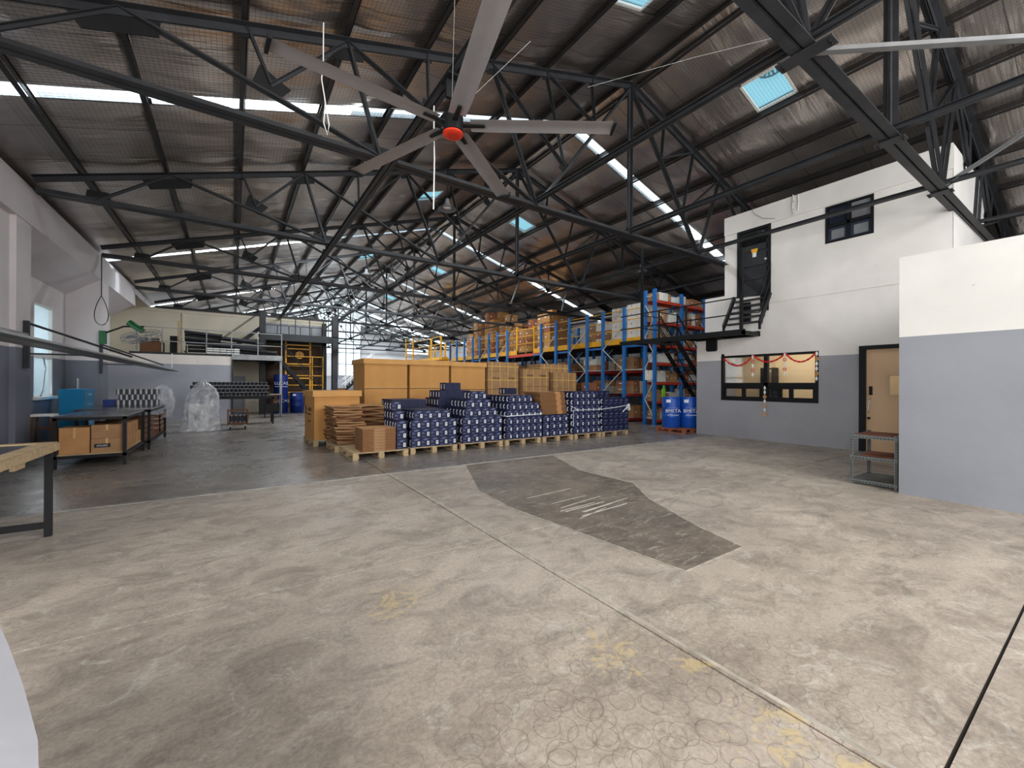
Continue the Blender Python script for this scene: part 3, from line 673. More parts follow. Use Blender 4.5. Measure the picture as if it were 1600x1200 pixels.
w2 = struct(empty('window_2', (XO, 5.53, 1.07)), 'black framed office window with garlands')
fm = MB(); fx0, fx1 = XO-.012, XO+.09
for y0, y1, z0, z1 in ((4.30,4.37,1.07,2.37),(6.70,6.77,1.07,2.37),(4.37,6.70,1.07,1.14),(4.37,6.70,2.31,2.37),(5.48,5.58,1.14,2.31),(4.37,6.70,1.46,1.58)):
    fm.box(fx0, fx1, y0, y1, z0, z1)
fm.build('window_frame', M['black'], w2, world=True)
for y0, y1 in ((4.38,4.92),(4.92,5.47),(5.59,6.13),(6.13,6.69)):
    s_ = MB()
    for a, b, c, d in ((y0,y0+.05,1.14,1.46),(y1-.05,y1,1.14,1.46),(y0+.05,y1-.05,1.14,1.19),(y0+.05,y1-.05,1.41,1.46)): s_.box(XO+.015, XO+.06, a, b, c, d)
    sa = s_.build('sash', M['black'], w2, world=True)
    g_ = MB().box(XO+.035, XO+.041, y0+.05, y1-.05, 1.19, 1.41).build('pane', M['glass'], w2, world=True)
MB().box(XO+.035, XO+.041, 4.37, 5.48, 1.58, 2.31).build('pane', M['glass'], w2, world=True)
MB().box(XO+.035, XO+.041, 5.58, 6.70, 1.58, 2.31).build('pane', M['glass'], w2, world=True)

d1 = struct(empty('door_1', (XO, 3.0, 0)), 'beige door in a black frame')
f_ = MB()
f_.box(XO-.015, XO+.16, 3.38, 3.50, 0, 2.43); f_.box(XO-.015, XO+.16, 2.40, 2.50, 0, 2.43); f_.box(XO-.015, XO+.16, 2.50, 3.38, 2.34, 2.43)
f_.build('door_frame', M['black'], d1, world=True)
lf = MB()
for y0, y1, z0, z1 in ((2.50,2.86,0.01,2.34),(3.0,3.38,0.01,2.34),(2.86,3.0,.01,1.30),(2.86,3.0,1.74,2.34)): lf.box(XO+.06, XO+.10, y0, y1, z0, z1)
lf = MB()
for y0, y1, z0, z1 in ((2.50,2.62,0.01,2.34),(2.98,3.38,0.01,2.34),(2.62,2.98,.01,1.30),(2.62,2.98,1.74,2.34)): lf.box(XO+.06, XO+.10, y0, y1, z0, z1)
leaf = lf.build('door_leaf', M['door'], d1, world=True)
MB().box(XO+.075, XO+.08, 2.62, 2.98, 1.30, 1.74).build('pane', M['glass'], d1, world=True)
vf = MB()
for y0, y1, z0, z1 in ((2.60,2.63,1.28,1.76),(2.97,3.0,1.28,1.76),(2.63,2.97,1.28,1.31),(2.63,2.97,1.73,1.76)): vf.box(XO+.05, XO+.06, y0, y1, z0, z1)
vf.build('vision_frame', M['beige_wall'], d1, world=True)
h_ = MB(); h_.tube([(XO+.06, 3.30, 1.22), (XO+.0, 3.31, 1.18), (XO-.01, 3.32, 1.05), (XO+.0, 3.33, .94), (XO+.06, 3.33, .90)], .014, 8); tag(h_.build('handle', M['galv'], d1, world=True, smooth=True), 'curved chrome handle')
MB().box(XO+.04, XO+.06, 3.27, 3.33, 1.30, 1.50).build('lock_plate', M['black'], d1, world=True)
k_ = MB(); k_.cyl((XO+.06, 3.33, .77), (XO+.02, 3.33, .77), .028, 12); k_.build('deadbolt', M['black'], d1, world=True)

d2 = struct(empty('door_2', (XO, 5.86, 4.0)), 'dark panelled door at the head of the small steps')
f_ = MB(); f_.box(XO-.02, XO+.14, 6.23, 6.31, 4.0, 5.9); f_.box(XO-.02, XO+.14, 5.41, 5.48, 4.0, 5.9); f_.box(XO-.02, XO+.14, 5.48, 6.23, 5.83, 5.9); f_.build('door_frame', M['black'], d2, world=True)
MB().box(XO+.07, XO+.10, 5.48, 6.23, 4.0, 5.83).build('door_leaf', M['steel'], d2, world=True)
for z0, z1 in ((4.05,4.42),(4.48,4.80),(4.86,5.20),(5.50-.22,5.42)):
    MB().box(XO+.045, XO+.07, 5.54, 6.17, z0, z1).build('panel', M['steel'], d2, world=True)
MB().box(XO+.05, XO+.07, 5.52, 6.19, 5.46, 5.78).build('pane', M['glass'], d2, world=True)
kb = MB(); kb.cyl((XO+.07, 5.56, 4.98), (XO+.02, 5.56, 4.98), .03, 12); kb.build('knob', M['galv'], d2, world=True)
st = empty('door_sticker', (XO+.04, 5.86, 5.2)); tag(st, 'yellow and white sticker on the dark upper door', 'sticker')
MB().plate([(0,0)],0,0) if False else None
MB().hexa([(0,-.07,.02),(.004,-.07,.02),(.004,.07,.02),(0,.07,.02),(0,-.09,.13),(.004,-.09,.13),(.004,.09,.13),(0,.09,.13)]).build('yellow_part', M['yellow'], st)
MB().box(0, .004, -.05, .05, -.10, .02).build('white_part', M['white'], st)
# upper window with louvres
w3 = struct(empty('window_3', (XO, 3.7, 4.98)), 'dark four-light upper window with louvres')
f_ = MB()
for y0, y1, z0, z1 in ((3.24,3.29,4.98,5.88),(4.12,4.17,4.98,5.88),(3.29,4.12,4.98,5.03),(3.29,4.12,5.83,5.88),(3.68,3.74,5.03,5.83),(3.29,4.12,5.36,5.43)): f_.box(XO-.01, XO+.08, y0, y1, z0, z1)
f_.build('window_frame', M['black'], w3, world=True)
for y0, y1, lab in ((3.29,3.68,1),(3.74,4.12,0)):
    for i in range(11):
        z = 5.46+i*.033; s_ = MB(); s_.hexa([(XO+.05,y0+.02,z),(XO+.055,y0+.02,z),(XO+.055,y1-.02,z),(XO+.05,y1-.02,z),(XO+.015,y0+.02,z+.026),(XO+.02,y0+.02,z+.026),(XO+.02,y1-.02,z+.026),(XO+.015,y1-.02,z+.026)])
        s_.build('slat', M['far_grey'] if lab else M['louvre'], w3, world=True)
    MB().box(XO+.06, XO+.065, y0, y1, 5.43, 5.83).build('backing', M['black'], w3, world=True)
    MB().box(XO+.05, XO+.056, y0, y1, 5.03, 5.36).build('pane', M['louvre'], w3, world=True)
    s_ = MB(); s_.box(XO+.042, XO+.048, y0+.06, y1-.06, 5.07, 5.29); s_.build('inner_card', M['grey'], w3, world=True)

# annex block at the right edge of the view
XA = 7.76
wa = MB(); wa.box(XA, 11.4, YB, 1.81, 0, 3.06+.0); 
wa = MB(); wa.box(XA, 11.0, YB, 1.806, 0, 3.307)
struct(wa.build('wall_annex', M['wall_annex']), 'low white over grey annex block')

# ---- garlands on the office window
def garland(y0, y1, z0, z1, sag, lab):
    n = 14; pts = [(XO-.05, y0+(y1-y0)*t/n, z0+(z1-z0)*t/n-sag*4*(t/n)*(1-t/n)) for t in range(n+1)]
    mb = MB(); 
    for i in range(n):
        a = Vector(pts[i]); b = Vector(pts[i+1]); mb.cyl(a, b, .018 if i % 2 else .024, 7)
    o = mb.build('garland_swag', M['red'], at=pts[0], world=True); tag(o, lab, 'garland')
garland(6.66, 5.85, 2.29, 2.33, .24, 'red garland swag at the left end of the office window')
garland(5.83, 5.04, 2.33, 2.34, .19, 'middle red garland swag across the window mullion')
garland(5.02, 4.34, 2.34, 2.33, .22, 'red garland swag at the right end of the office window')
def drop(y, zt, zb, lab, c1, rings):
    r = empty('hanging_garland', (XO-.055, y, zt)); tag(r, lab, 'garland'); L_ = zt-zb; n = max(3, int(L_/.11))
    for i in range(n):
        z = -L_*(i+.5)/n; h = L_/n*.42
        if i in rings: 
            m_ = MB(); m_.tube([(0, .035*math.cos(a), z+.035*math.sin(a)) for a in [2*PI*j/12 for j in range(12)]], .012, 6, closed=True); m_.build('ring', M[c1], r)
        else:
            m_ = MB(); m_.lathe([(0, -h), (.018, -h*.8), (.03, 0), (.018, h*.8), (0, h)], (0, 0, z), 8); m_.build('tassel', M['white'], r, smooth=True)
    m_ = MB(); m_.cyl((0, 0, 0), (0, 0, -L_), .005, 5); m_.build('cord', M['white'], r)
drop(5.85, 2.36, 1.74, 'white and rose hanging garland on the left window light', 'pink', (1, 3, 5))
drop(5.04, 2.37, 1.75, 'white and rose hanging garland on the right window light', 'pink', (1, 3, 5))
drop(4.325, 2.36, 1.62, 'white and orange hanging garland at the window right edge', 'gold', (1, 4))
drop(5.53, 1.50, .66, 'long white and orange garland hanging below the window mullion', 'gold', (2, 4, 6))

# ---- small wall items
bxm = empty('black_wall_box', (XO-.04, 7.05, 2.56)); tag(bxm, 'black metal box on the wall under the walkway', 'box')
MB().box(-.04, .035, -.16, .16, 0, .40).build('case', M['black'], bxm); MB().box(-.03, .035, -.14, .14, -.03, 0).build('torn_edge', M['black'], bxm)
eb = empty('electric_box', (XO-.03, 6.06, 3.28)); tag(eb, 'dark electrical box on the wall behind the small steps', 'electrical box')
MB().box(-.05, .028, -.14, .14, 0, .56).build('case', M['black'], eb); MB().cyl((-.07, 0, .28), (-.05, 0, .28), .05, 14).build('dial', M['steel'], eb)
ph = empty('black_opening_panel', (XO-.02, 5.45, 3.55)); tag(ph, 'black square panel beside the small steps, under the door', 'panel')
MB().box(-.01, .0, -.0, .22, 0, .46).build('sheet', M['black'], ph)
cd = MB(); cd.tube([(XO-.04, 4.87, 6.45), (XO-.05, 4.86, 6.3), (XO-.05, 4.88, 6.1), (XO-.04, 4.84, 5.92)], .012, 6); cd.tube([(XO-.04, 4.75, 6.42), (XO-.05, 4.74, 6.2), (XO-.04, 4.76, 6.0)], .012, 6)
for z in (6.05, 6.25, 5.93): cd.box(XO-.06, XO-.03, 4.82, 4.88, z, z+.04)
tag(cd.build('wall_bracket_cable', M['galv'], at=(XO-.04, 4.85, 5.9), world=True), 'pale cable bracket at the top of the office wall', 'bracket')
cd = MB(); cd.tube([(XO-.02-.02, 5.9, 6.42), (XO-.05, 5.8, 6.25), (XO-.04, 5.6, 6.08), (XO-.04, 5.3, 5.98)], .006, 5)
tag(cd.build('wall_cable', M['grey'], at=(XO-.04, 5.9, 6.4), world=True), 'thin grey cable sagging over the upper door', 'cable')

# ---- walkway with steps
wk = empty('walkway', (11.6, 7.8, 2.86)); tag(wk, 'black steel walkway bracketed to the office wall, leading to the racks', 'walkway')
def P(mb, name, m, par): return mb.build(name, M[m], par, world=True)
P(MB().box(11.17, 11.99, 5.70, 9.85, 2.93, 2.96), 'deck_plate', 'steel', wk)
m_ = MB(); m_.box(11.15, 11.22, 5.66, 9.9, 2.86, 3.0); m_.box(11.93, 12.0, 5.66, 7.5, 2.86, 3.0); m_.box(11.15, 12.0, 5.66, 5.73, 2.86, 2.96)
for y in (6.6, 7.5, 8.4, 9.3): m_.box(11.22, 11.95, y, y+.05, 2.87, 2.93)
P(m_, 'deck_frame', 'black', wk)
for z in (3.42, 3.86): P(MB().bar((11.19, 5.7, z), (11.19, 9.9, z), .03, .03), 'rail', 'black', wk)
for y, z1 in ((7.35, 3.86), (8.3, 3.86)): P(MB().box(11.17, 11.21, y, y+.04, 3.0, z1), 'post', 'black', wk)
P(MB().box(11.155, 11.225, 5.72, 5.79, 2.96, 5.16), 'hanger_post', 'black', wk)
P(MB().box(11.155, 11.225, 8.95, 9.02, 2.96, 6.0), 'hanger_post', 'black', wk)
P(MB().box(11.7, 12.0, 7.05, 7.3, 2.96, 3.08), 'kick_box', 'black', wk)
sp_ = empty('short_stair', (11.5, 5.86, 2.97)); tag(sp_, 'short black steel steps from the walkway up to the dark upper door', 'stairs')
for y in (6.36, 5.40):
    m_ = MB(); m_.bar((11.42, y, 2.98), (11.42, y, 3.16), .05, .05); m_.bar((11.42, y, 3.14), (11.98, y, 4.02), .05, .12); P(m_, 'stringer', 'black', sp_)
for i in range(5):
    t = (i+.35)/5; x = 11.44+.54*t; z = 3.14+.86*t; P(MB().box(x-.02, x+.16, 5.42, 6.34, z-.02, z+.02), 'tread', 'steel', sp_)
for dz in (.42, .86):
    m_ = MB(); m_.bar((11.42, 5.40, 3.02+dz), (11.98, 5.40, 3.95+dz), .025, .025); m_.bar((11.22, 5.72, 3.0+dz), (11.42, 5.40, 3.0+dz), .025, .025); P(m_, 'handrail', 'black', sp_)
P(MB().box(11.97, 11.99, 5.385, 5.415, 4.0, 4.84), 'handrail_post', 'black', sp_)
# stair descending behind the office corner
sd = empty('steel_stair', (14.0, 8.75, 0)); tag(sd, 'dark steel stair between the office corner and the shelving', 'stairs')
A_, B_ = Vector((12.3, 0, 3.0)), Vector((15.4, 0, 0.05))
for y in (8.45, 9.1):
    P(MB().bar((A_.x, y, A_.z), (B_.x, y, B_.z), .05, .16), 'stringer', 'black', sd)
    P(MB().bar((A_.x, y, A_.z+.9), (B_.x, y, B_.z+.9), .03, .03), 'handrail', 'black', sd)
    P(MB().bar((A_.x, y, A_.z+.48), (B_.x, y, B_.z+.48), .025, .025), 'handrail', 'black', sd)
for i in range(12):
    t = (i+.5)/12; p = A_.lerp(B_, t); P(MB().box(p.x-.12, p.x+.12, 8.48, 9.07, p.z-.01, p.z+.02), 'tread', 'steel', sd)
ld = empty('stair_landing', (12.2, 8.8, 2.9)); tag(ld, 'black stair head platform with looped rails beside the blue post', 'platform')
P(MB().box(11.24, 12.3, 8.4, 9.15, 2.9, 2.96), 'deck_plate', 'black', ld)
for y in (8.42, 9.12):
    for z in (3.4, 3.84): P(MB().tube([(11.3, y, z), (12.3, y, z), (12.75, y, z-.45)], .018, 6), 'rail', 'black', ld)
    for x in (11.32, 12.28): P(MB().box(x-.018, x+.018, y-.018, y+.018, 2.96, 3.84), 'post', 'black', ld)

# ---- slotted-angle shelf unit in front of the beige door
su = empty('slotted_shelf_unit', (8.32, 2.14, 0)); tag(su, 'low grey slotted-angle shelf unit beside the annex corner', 'shelf')
X0, X1, Y0, Y1 = 7.95, 8.75, 1.86, 2.42
slot = MB()
def slotted(p, q, w, ax, name):
    """L-section with a row of dark slots"""
    m_ = MB(); p = Vector(p); q = Vector(q); m_.bar(p, q, .006, w); m_.bar(p+Vector((0,0,0)), q, w*.9, .006)
    return m_
for x, y, sx, sy in ((X0,Y0,1,1),(X1,Y0,-1,1),(X0,Y1,1,-1),(X1,Y1,-1,-1)):
    m_ = MB(); m_.box(min(x,x+sx*.04), max(x,x+sx*.04), min(y,y+sy*.004), max(y,y+sy*.004), 0, .78); m_.box(min(x,x+sx*.004), max(x,x+sx*.004), min(y,y+sy*.04), max(y,y+sy*.04), 0, .78)
    lg = P(m_, 'leg', 'slotted', su)
    s2 = MB()
    for k in range(18):
        z = .03+k*.042; a, b = sorted((x-sx*.001, x+sx*.005)); s2.box(a, b, min(y+sy*.014, y+sy*.026), max(y+sy*.014, y+sy*.026), z, z+.024)
    s3 = s2.build('slot', M['black'], lg); s3.data.transform(Matrix.Translation(-su.location))
for z in (.06, .42, .74):
    m_ = MB()
    m_.box(X0+.005, X1-.005, Y0+.005, Y1-.005, z, z+.012); m_.box(X0-.002, X0+.004, Y0, Y1, z-.035, z+.015); m_.box(X1-.004, X1+.002, Y0, Y1, z-.035, z+.015); m_.box(X0, X1, Y0-.002, Y0+.004, z-.035, z+.015); m_.box(X0, X1, Y1-.004, Y1+.002, z-.035, z+.015)
    sh = P(m_, 'shelf', 'slotted', su)
    s2 = MB()
    for k in range(12):
        y = Y0+.05+k*.042; s2.box(X0-.004, X0-.001, y, y+.024, z-.022, z-.010)
    s3 = s2.build('slot', M['black'], sh); s3.data.transform(Matrix.Translation(-su.location))
tag(MB().box(0, .62, 0, .42, 0, .006).build('brown_board_sheet', M['wood_red'], at=(8.08, 1.96, .753)), 'brown board lying on top of the slotted shelf unit', 'board')
tag(MB().box(0, .62, 0, .42, 0, .006).build('brown_board_sheet', M['wood_red'], at=(8.08, 1.93, .433)), 'brown board on the middle level of the slotted shelf unit', 'board')

# ================================================================ PALLETS
def pallet_parts(w, d, m='wood'):
    out = []
    def pc(nm, *b): out.append((nm, MB().box(*b).mesh(nm, M[m])))
    for y in (.05, d/2, d-.05):     # stringer blocks rows
        for x in (.06, w/2, w-.06): pc('block', x-.055, x+.055, y-.05, y+.05, .02, .10)
    for x in (0, w/2-.05, w-.10): pc('bottom_board', x, x+.10, 0, d, 0, .02)
    for x in (0, w/2-.05, w-.10): pass
    n = 8
    for i in range(n):
        y = i*(d-.1)/(n-1); pc('deck_board', 0, w, y, y+.10, .122, .142)
    for x in (0, w/2-.05, w-.10): pc('cross_board', x, x+.10, 0, d, .10, .122)
    return out
_pp = {}
def pallet(x, y, w, d, lab, m='wood', rz=0):
    k = (round(w, 2), round(d, 2), m)
    if k not in _pp: _pp[k] = pallet_parts(w, d, m)
    r = empty('wooden_pallet', (x, y, 0), rz); tag(r, lab, 'pallet', 'pallets under the stock')
    for nm, me in _pp[k]: link(nm, me, r)
    return r
pallet(1.93, 8.42, 1.12, 1.15, 'wooden pallet with bare left corner under the neat brown bundle')
pallet(3.12, 8.5, 1.1, 1.15, 'wooden pallet under the first navy stack from the left')
pallet(4.31, 8.5, 1.14, 1.15, 'wooden pallet under the second navy stack from the left')
pallet(5.52, 8.5, 1.09, 1.15, 'wooden pallet under the third navy stack from the left')
pallet(6.68, 8.5, 1.05, 1.15, 'wooden pallet under low navy stack carrying brown flattened cartons')
pallet(7.79, 8.5, 1.02, 1.15, 'wooden pallet under the twine-tied navy stack, fifth along', 'wood')
pallet(8.86, 8.5, 1.10, 1.15, 'pale wooden pallet at the right end of the navy row')
pallet(1.83, 9.62, 1.12, 1.05, 'wooden pallet under the slumping flattened cartons')
pallet(1.58, 10.82, 1.15, 1.15, 'wooden pallet under the shorter lidded carton', rz=.06)
pallet(3.12, 9.75, 1.1, 1.15, 'wooden pallet behind the first navy stack'); pallet(4.31, 9.75, 1.1, 1.15, 'wooden pallet behind the second navy stack')
pallet(5.52, 9.75, 1.1, 1.15, 'wooden pallet behind the third navy stack')
pallet(11.55, 7.65, .98, 1.05, 'wooden pallet with red-brown blocks under the blue drums', 'wood_red')
for i, x in enumerate((3.04, 4.36, 5.72)): pallet(x, 12.0, 1.25, 1.3, 'wooden pallet under %s tall lidded carton' % ('the left', 'the middle', 'the right')[i])
for i, x in enumerate((7.05, 8.35, 9.75)): pallet(x, 12.0, 1.2, 1.1, 'wooden pallet under the %s block of strapped cartons' % ('left', 'middle', 'right')[i])

# ================================================================ NAVY BOXES
def navy_mesh(plain):
    mb = MB(); mb.box(0,1,0,1,0,1,0)
    mb.quad((.003,.003,1.001),(.997,.003,1.001),(.997,.997,1.001),(.003,.997,1.001), 1)
    f = -.004
    def fq(x0, x1, z0, z1, m): mb.quad((x0,f,z0),(x1,f,z0),(x1,f,z1),(x0,f,z1), m)
    if not plain:
        fq(.66, .90, .20, .62, 2); f = -.007; fq(.74, .83, .36, .54, 3); fq(.70, .87, .26, .30, 3); f = -.004
    # oval mark as a fan of quads and small lettering lines
    n = 10; c = (.52, .84) if not plain else (.55, .62); P = [(c[0], f, c[1])]+[(c[0]+.27*math.cos(2*PI*i/n), f, c[1]+.10*math.sin(2*PI*i/n)+.03*math.cos(2*PI*i/n)) for i in range(n)]
    mb.add(P, [(0, 1+(i+1) % n, 1+i) for i in range(n)], 4); f = -.007
    for i, (a, b) in enumerate(((.34, .42), (.46, .50), (.54, .61), (.65, .70))): fq(a, b, c[1]-.04+.01*i, c[1]+.04+.01*i, 0)
    f = -.004
    fq(.10, .46, .10, .15, 4)
    if not plain:
        for z in (.60, .50, .42): fq(.08, .30+.1*(z < .55), z, z+.035, 4)
    else: fq(.3, .75, .22, .27, 4)
    # white crescent on the narrow end
    s = -.004
    pts = [(s, .28, .86), (s, .62, .70), (s, .70, .34), (s, .34, .12), (s, .22, .26), (s, .44, .40), (s, .40, .60), (s, .18, .72)]
    mb.add([(s, y, z) for s, y, z in pts], [(0,1,6,7)[::-1], (1,2,5,6)[::-1], (2,3,4,5)[::-1]], 2)
    mb.quad((s,.62,.08),(s,.86,.08),(s,.86,.16),(s,.62,.16), 4)
    return mb.mesh('navy_box', [M['navy'], M['navy_top'], M['label'], M['ink'], M['inkblue']])
NM = [navy_mesh(False), navy_mesh(True)]
navy = []   # (priority, x, y, z, w, d, h, plain, label)
LAY = ['bottom','second','third','fourth','fifth','sixth','seventh']
def navy_stack(name, x0, y0, w, d, h, layers, plain=0, front=True, base=.142):
    """layers: list of (x offset in boxes, columns, first row, rows)"""
    for l, (ox, nx, oy, ny) in enumerate(layers):
        up = layers[l+1] if l+1 < len(layers) else None
        for i in range(nx):
            for j in range(ny):
                cx = ox+i+.5; cy = oy+j+.5
                covered = up and up[0] <= cx < up[0]+up[1] and up[2] <= cy < up[2]+up[3]
                fr = j == 0; le = i == 0
                if covered and not fr and not le: continue
                x = x0+(ox+i)*w+random.uniform(-.004, .004); y = y0+(oy+j)*d+random.uniform(-.008, .008)
                pr = (0 if fr else 1 if le else 2)+(0 if front else 1.5)
                lab = 'navy box, %s, %s layer, %s across, %s' % (name, LAY[l], ordn(i), 'front row' if fr else 'row %s back' % ordn(j))
                navy.append((pr, x, y, base+l*h, w*.985, d*.97, h*.985, plain, lab))
navy_stack('edge strip on first pallet', 2.82, 8.5, .22, .18, .196, [(0,1,0,5),(0,1,0,5),(0,1,0,5),(0,1,1,4),(0,1,2,3)])
navy_stack('first stack from left', 3.15, 8.52, .212, .175, .196, [(0,5,0,6)]*3+[(.25,4.0 and 4,0,6)])
navy_stack('second stack from left', 4.36, 8.52, .214, .175, .2, [(0,5,0,6)]*3+[(.3,4,0,6),(.5,3,0,5),(.9,2,0,2)])
navy_stack('third stack from left', 5.56, 8.52, .183, .175, .18, [(0,6,0,6)]*4+[(.5,5,0,6),(1.0,4,1,5)])
navy_stack('low stack under brown flattened cartons', 6.70, 8.52, .21, .175, .185, [(0,4,0,6)]*3)
navy_stack('fifth stack, tied with twine', 7.76, 8.52, .205, .175, .195, [(0,5,0,6)]*5+[(0,4,0,6)])
navy_stack('right end stack without white labels', 8.92, 8.52, .215, .175, .196, [(0,5,0,6)]*4+[(0,5,0,6),(-.3,4,3,3)], plain=1)
navy_stack('pile behind first stack', 3.15, 9.80, .212, .175, .196, [(0,5,0,5)]*4+[(0,4,0,5)], front=False)
navy_stack('pile behind second stack', 4.33, 9.80, .214, .175, .2, [(0,5,0,5)]*5+[(.2,4,0,4),(.9,2,0,2)], front=False)
navy_stack('pile behind third stack', 5.56, 9.80, .19, .175, .18, [(0,5,0,5)]*5+[(0,2,0,5),(4.2,2,0,2)], front=False)
navy.sort(key=lambda a: (a[0], a[2]))
for k, (pr, x, y, z, w, d, h, pl, lab) in enumerate(navy[:298]):
    o = link('navy_box', NM[pl], None, (x, y, z), 0, (w, d, h)); tag(o, lab, 'box', 'navy boxes stacked on the front pallets')
rest = MB()
for (pr, x, y, z, w, d, h, pl, lab) in navy[298:]:
    rest.box(x, x+w, y, y+d, z, z+h, 0); rest.quad((x-.001, y+d*.3, z+h*.15), (x-.001, y+d*.3, z+h*.8), (x-.001, y+d*.6, z+h*.8), (x-.001, y+d*.6, z+h*.15), 2)
if rest.v: tag(rest.build('navy_boxes_behind', [M['navy'], M['navy_top'], M['label']], at=(4, 9.5, .142), world=True), 'remaining navy boxes packed behind the front rows', 'boxes', kind='stuff')
# twine round the stacks
def twine(pts, lab):
    tag(MB().tube(pts, .009, 5).build('twine', M['twine'], at=pts[0], world=True), lab, 'twine')
twine([(5.53, 9.5, .72), (5.545, 8.50, .72), (6.64, 8.50, .745), (6.66, 8.7, .75)], 'white twine round the third navy stack from the left')
twine([(7.74, 8.50, .36), (7.74, 8.50, .80), (8.3, 8.505, .80), (8.82, 8.505, .80), (9.4, 8.50, .835), (9.99, 8.50, .90), (10.0, 9.2, .9)], 'white twine tied round the two right end navy stacks')
twine([(7.72, 8.6, .92), (7.80, 8.50, .86), (7.92, 8.5, .77)], 'short loose twine end on the fifth navy stack')
kn = MB(); 
for a in ((9.93, 8.47, .90), (9.85, 8.46, .76)), ((9.96, 8.47, .90), (9.93, 8.45, .73)), ((9.98, 8.47, .9), (9.99, 8.45, .74)), ((9.93, 8.47, .88), (9.68, 8.46, .70)): kn.bar(a[0], a[1], .02, .02)
kn.cyl((9.95, 8.49, .90), (9.95, 8.45, .90), .035, 8)
tag(kn.build('twine_knot', M['twine'], at=(9.95, 8.47, .9), world=True), 'white twine knot with loose ends at the right end of the navy row', 'twine')

# ================================================================ BIG LIDDED CARTONS
def text(body, size, m, parent, loc, rot, ext=.001):
    c = bpy.data.curves.new('lettering', 'FONT'); c.body = body; c.size = size; c.extrude = ext; c.align_x = 'CENTER'; c.align_y = 'CENTER'
    c.materials.append(M[m]); t = bpy.data.objects.new('lettering', c); COL.objects.link(t); bpy.context.view_layer.update()
    me = bpy.data.meshes.new_from_object(t.evaluated_get(bpy.context.evaluated_depsgraph_get())); bpy.data.objects.remove(t)
    o = bpy.data.objects.new('lettering', me); COL.objects.link(o); o.parent = parent; o.location = loc; o.rotation_euler = rot; return o
def big_carton(x, y, z, w, d, h, lab, rz=0, fold=None):
    r = empty('lidded_carton', (x, y, z), rz); tag(r, lab, 'carton', 'big lidded cartons')
    mb = MB(); nx, nz = 8, 8; 
    def wall(p0, p1, nrm):
        P = []; b0 = random.random()*6
        for j in range(nz+1):
            for i in range(nx+1):
                a = i/nx; q = Vector(p0).lerp(Vector(p1), a); bul = .014*math.sin(PI*a)*math.sin(PI*j/nz)+.003*math.sin(a*9+b0+j)
                P.append((q.x+nrm[0]*bul, q.y+nrm[1]*bul, h*j/nz))
        mb.add(P, [(j*(nx+1)+i, j*(nx+1)+i+1, (j+1)*(nx+1)+i+1, (j+1)*(nx+1)+i) for j in range(nz) for i in range(nx)])
    wall((0,0,0), (w,0,0), (0,-1)); wall((w,0,0), (w,d,0), (1,0)); wall((w,d,0), (0,d,0), (0,1)); wall((0,d,0), (0,0,0), (-1,0))
    mb.quad((0,0,h),(w,0,h),(w,d,h),(0,d,h)); mb.quad((0,d,.001),(w,d,.001),(w,0,.001),(0,0,.001))
    mb.build('body', M['kraft'], r, smooth=True)
    l = MB(); e = .045; l.box(-e, w+e, -e, d+e, h-.0, h+.015); l.box(-e, w+e, -e, -e+.008, h-.13, h); l.box(-e, w+e, d+e-.008, d+e, h-.13, h); l.box(-e, -e+.008, -e, d+e, h-.13, h); l.box(w+e-.008, w+e, -e, d+e, h-.13, h)
    l.build('lid', M['kraft_lid'], r)
    if fold:
        f = MB(); f.box(-.006, w+.006, -.024, .0, fold, fold+.016); f.build('fold_line', M['tape'], r)
        f = MB(); f.box(0.0, w, -.020, -.002, fold-.016, fold-.001); f.build('crease', M['kraft_edge'], r)
    return r
c1 = big_carton(1.60, 10.84, .142, 1.06, 1.08, 1.17, 'shorter lidded kraft carton with black print, at the left end', .06)
text("ATUAC", .13, 'ink', c1, (-.022, .42, .72), (PI/2, 0, -PI/2)); text("multi base", .07, 'ink', c1, (-.022, .42, .61), (PI/2, 0, -PI/2)); text("www.atuac.com", .06, 'ink', c1, (-.022, .45, .44), (PI/2, 0, -PI/2))
lb = MB(); lb.box(-.022, -.012, .86, .90, .62, .80); lb.box(-.022, -.012, .70, .90, .60, .62); lb.build('printed_mark', M['ink'], c1)
big_carton(3.06, 12.02, .142, 1.24, 1.3, 2.06, 'left one of the three tall lidded kraft cartons', 0, 1.24)
big_carton(4.38, 12.02, .142, 1.28, 1.3, 2.07, 'middle one of the three tall lidded kraft cartons', 0, 1.24)
big_carton(5.74, 12.02, .142, 1.24, 1.3, 2.06, 'right one of the three tall lidded kraft cartons', 0, 1.2)

# strapped carton blocks
def strapped(x, y, z, w, d, h, seams, lab, letters=False):
    r = empty('strapped_carton_block', (x, y, z)); tag(r, lab, 'carton bundle', 'strapped carton blocks behind the navy stacks')
    for i in range(seams):
        a = w*i/seams; MB().box(a+.003, a+w/seams-.003, random.uniform(0, .012), d, 0, h).build('carton', M['kraft3'], r)
    s = MB(); s.box(-.004, w+.004, -.006, 0, h*.5, h*.5+.018); s.box(-.006, 0, -.006, d, h*.5, h*.5+.018); s.build('strap', M['strap'], r)
    for f in (.12, .38, .64, .88): MB().box(w*f, w*f+.016, -.008, -.002, 0, h+.005).build('strap', M['strap'], r)
    if letters:
        text("ATUAC", .09, 'ink', r, (w*.27, -.01, h*.62), (PI/2, 0, 0)); text("ATUAC", .09, 'ink', r, (w*.76, -.01, h*.62), (PI/2, 0, 0))
strapped(7.08, 12.0, .142, 1.24, 1.05, .58, 4, 'strapped carton block, left column, lowest tier')
strapped(7.08, 12.0, .73, 1.24, 1.05, .60, 4, 'strapped carton block, left column, second tier')
strapped(7.08, 12.0, 1.34, 1.24, 1.05, .60, 4, 'strapped carton block, left column, third tier with black lettering', True)
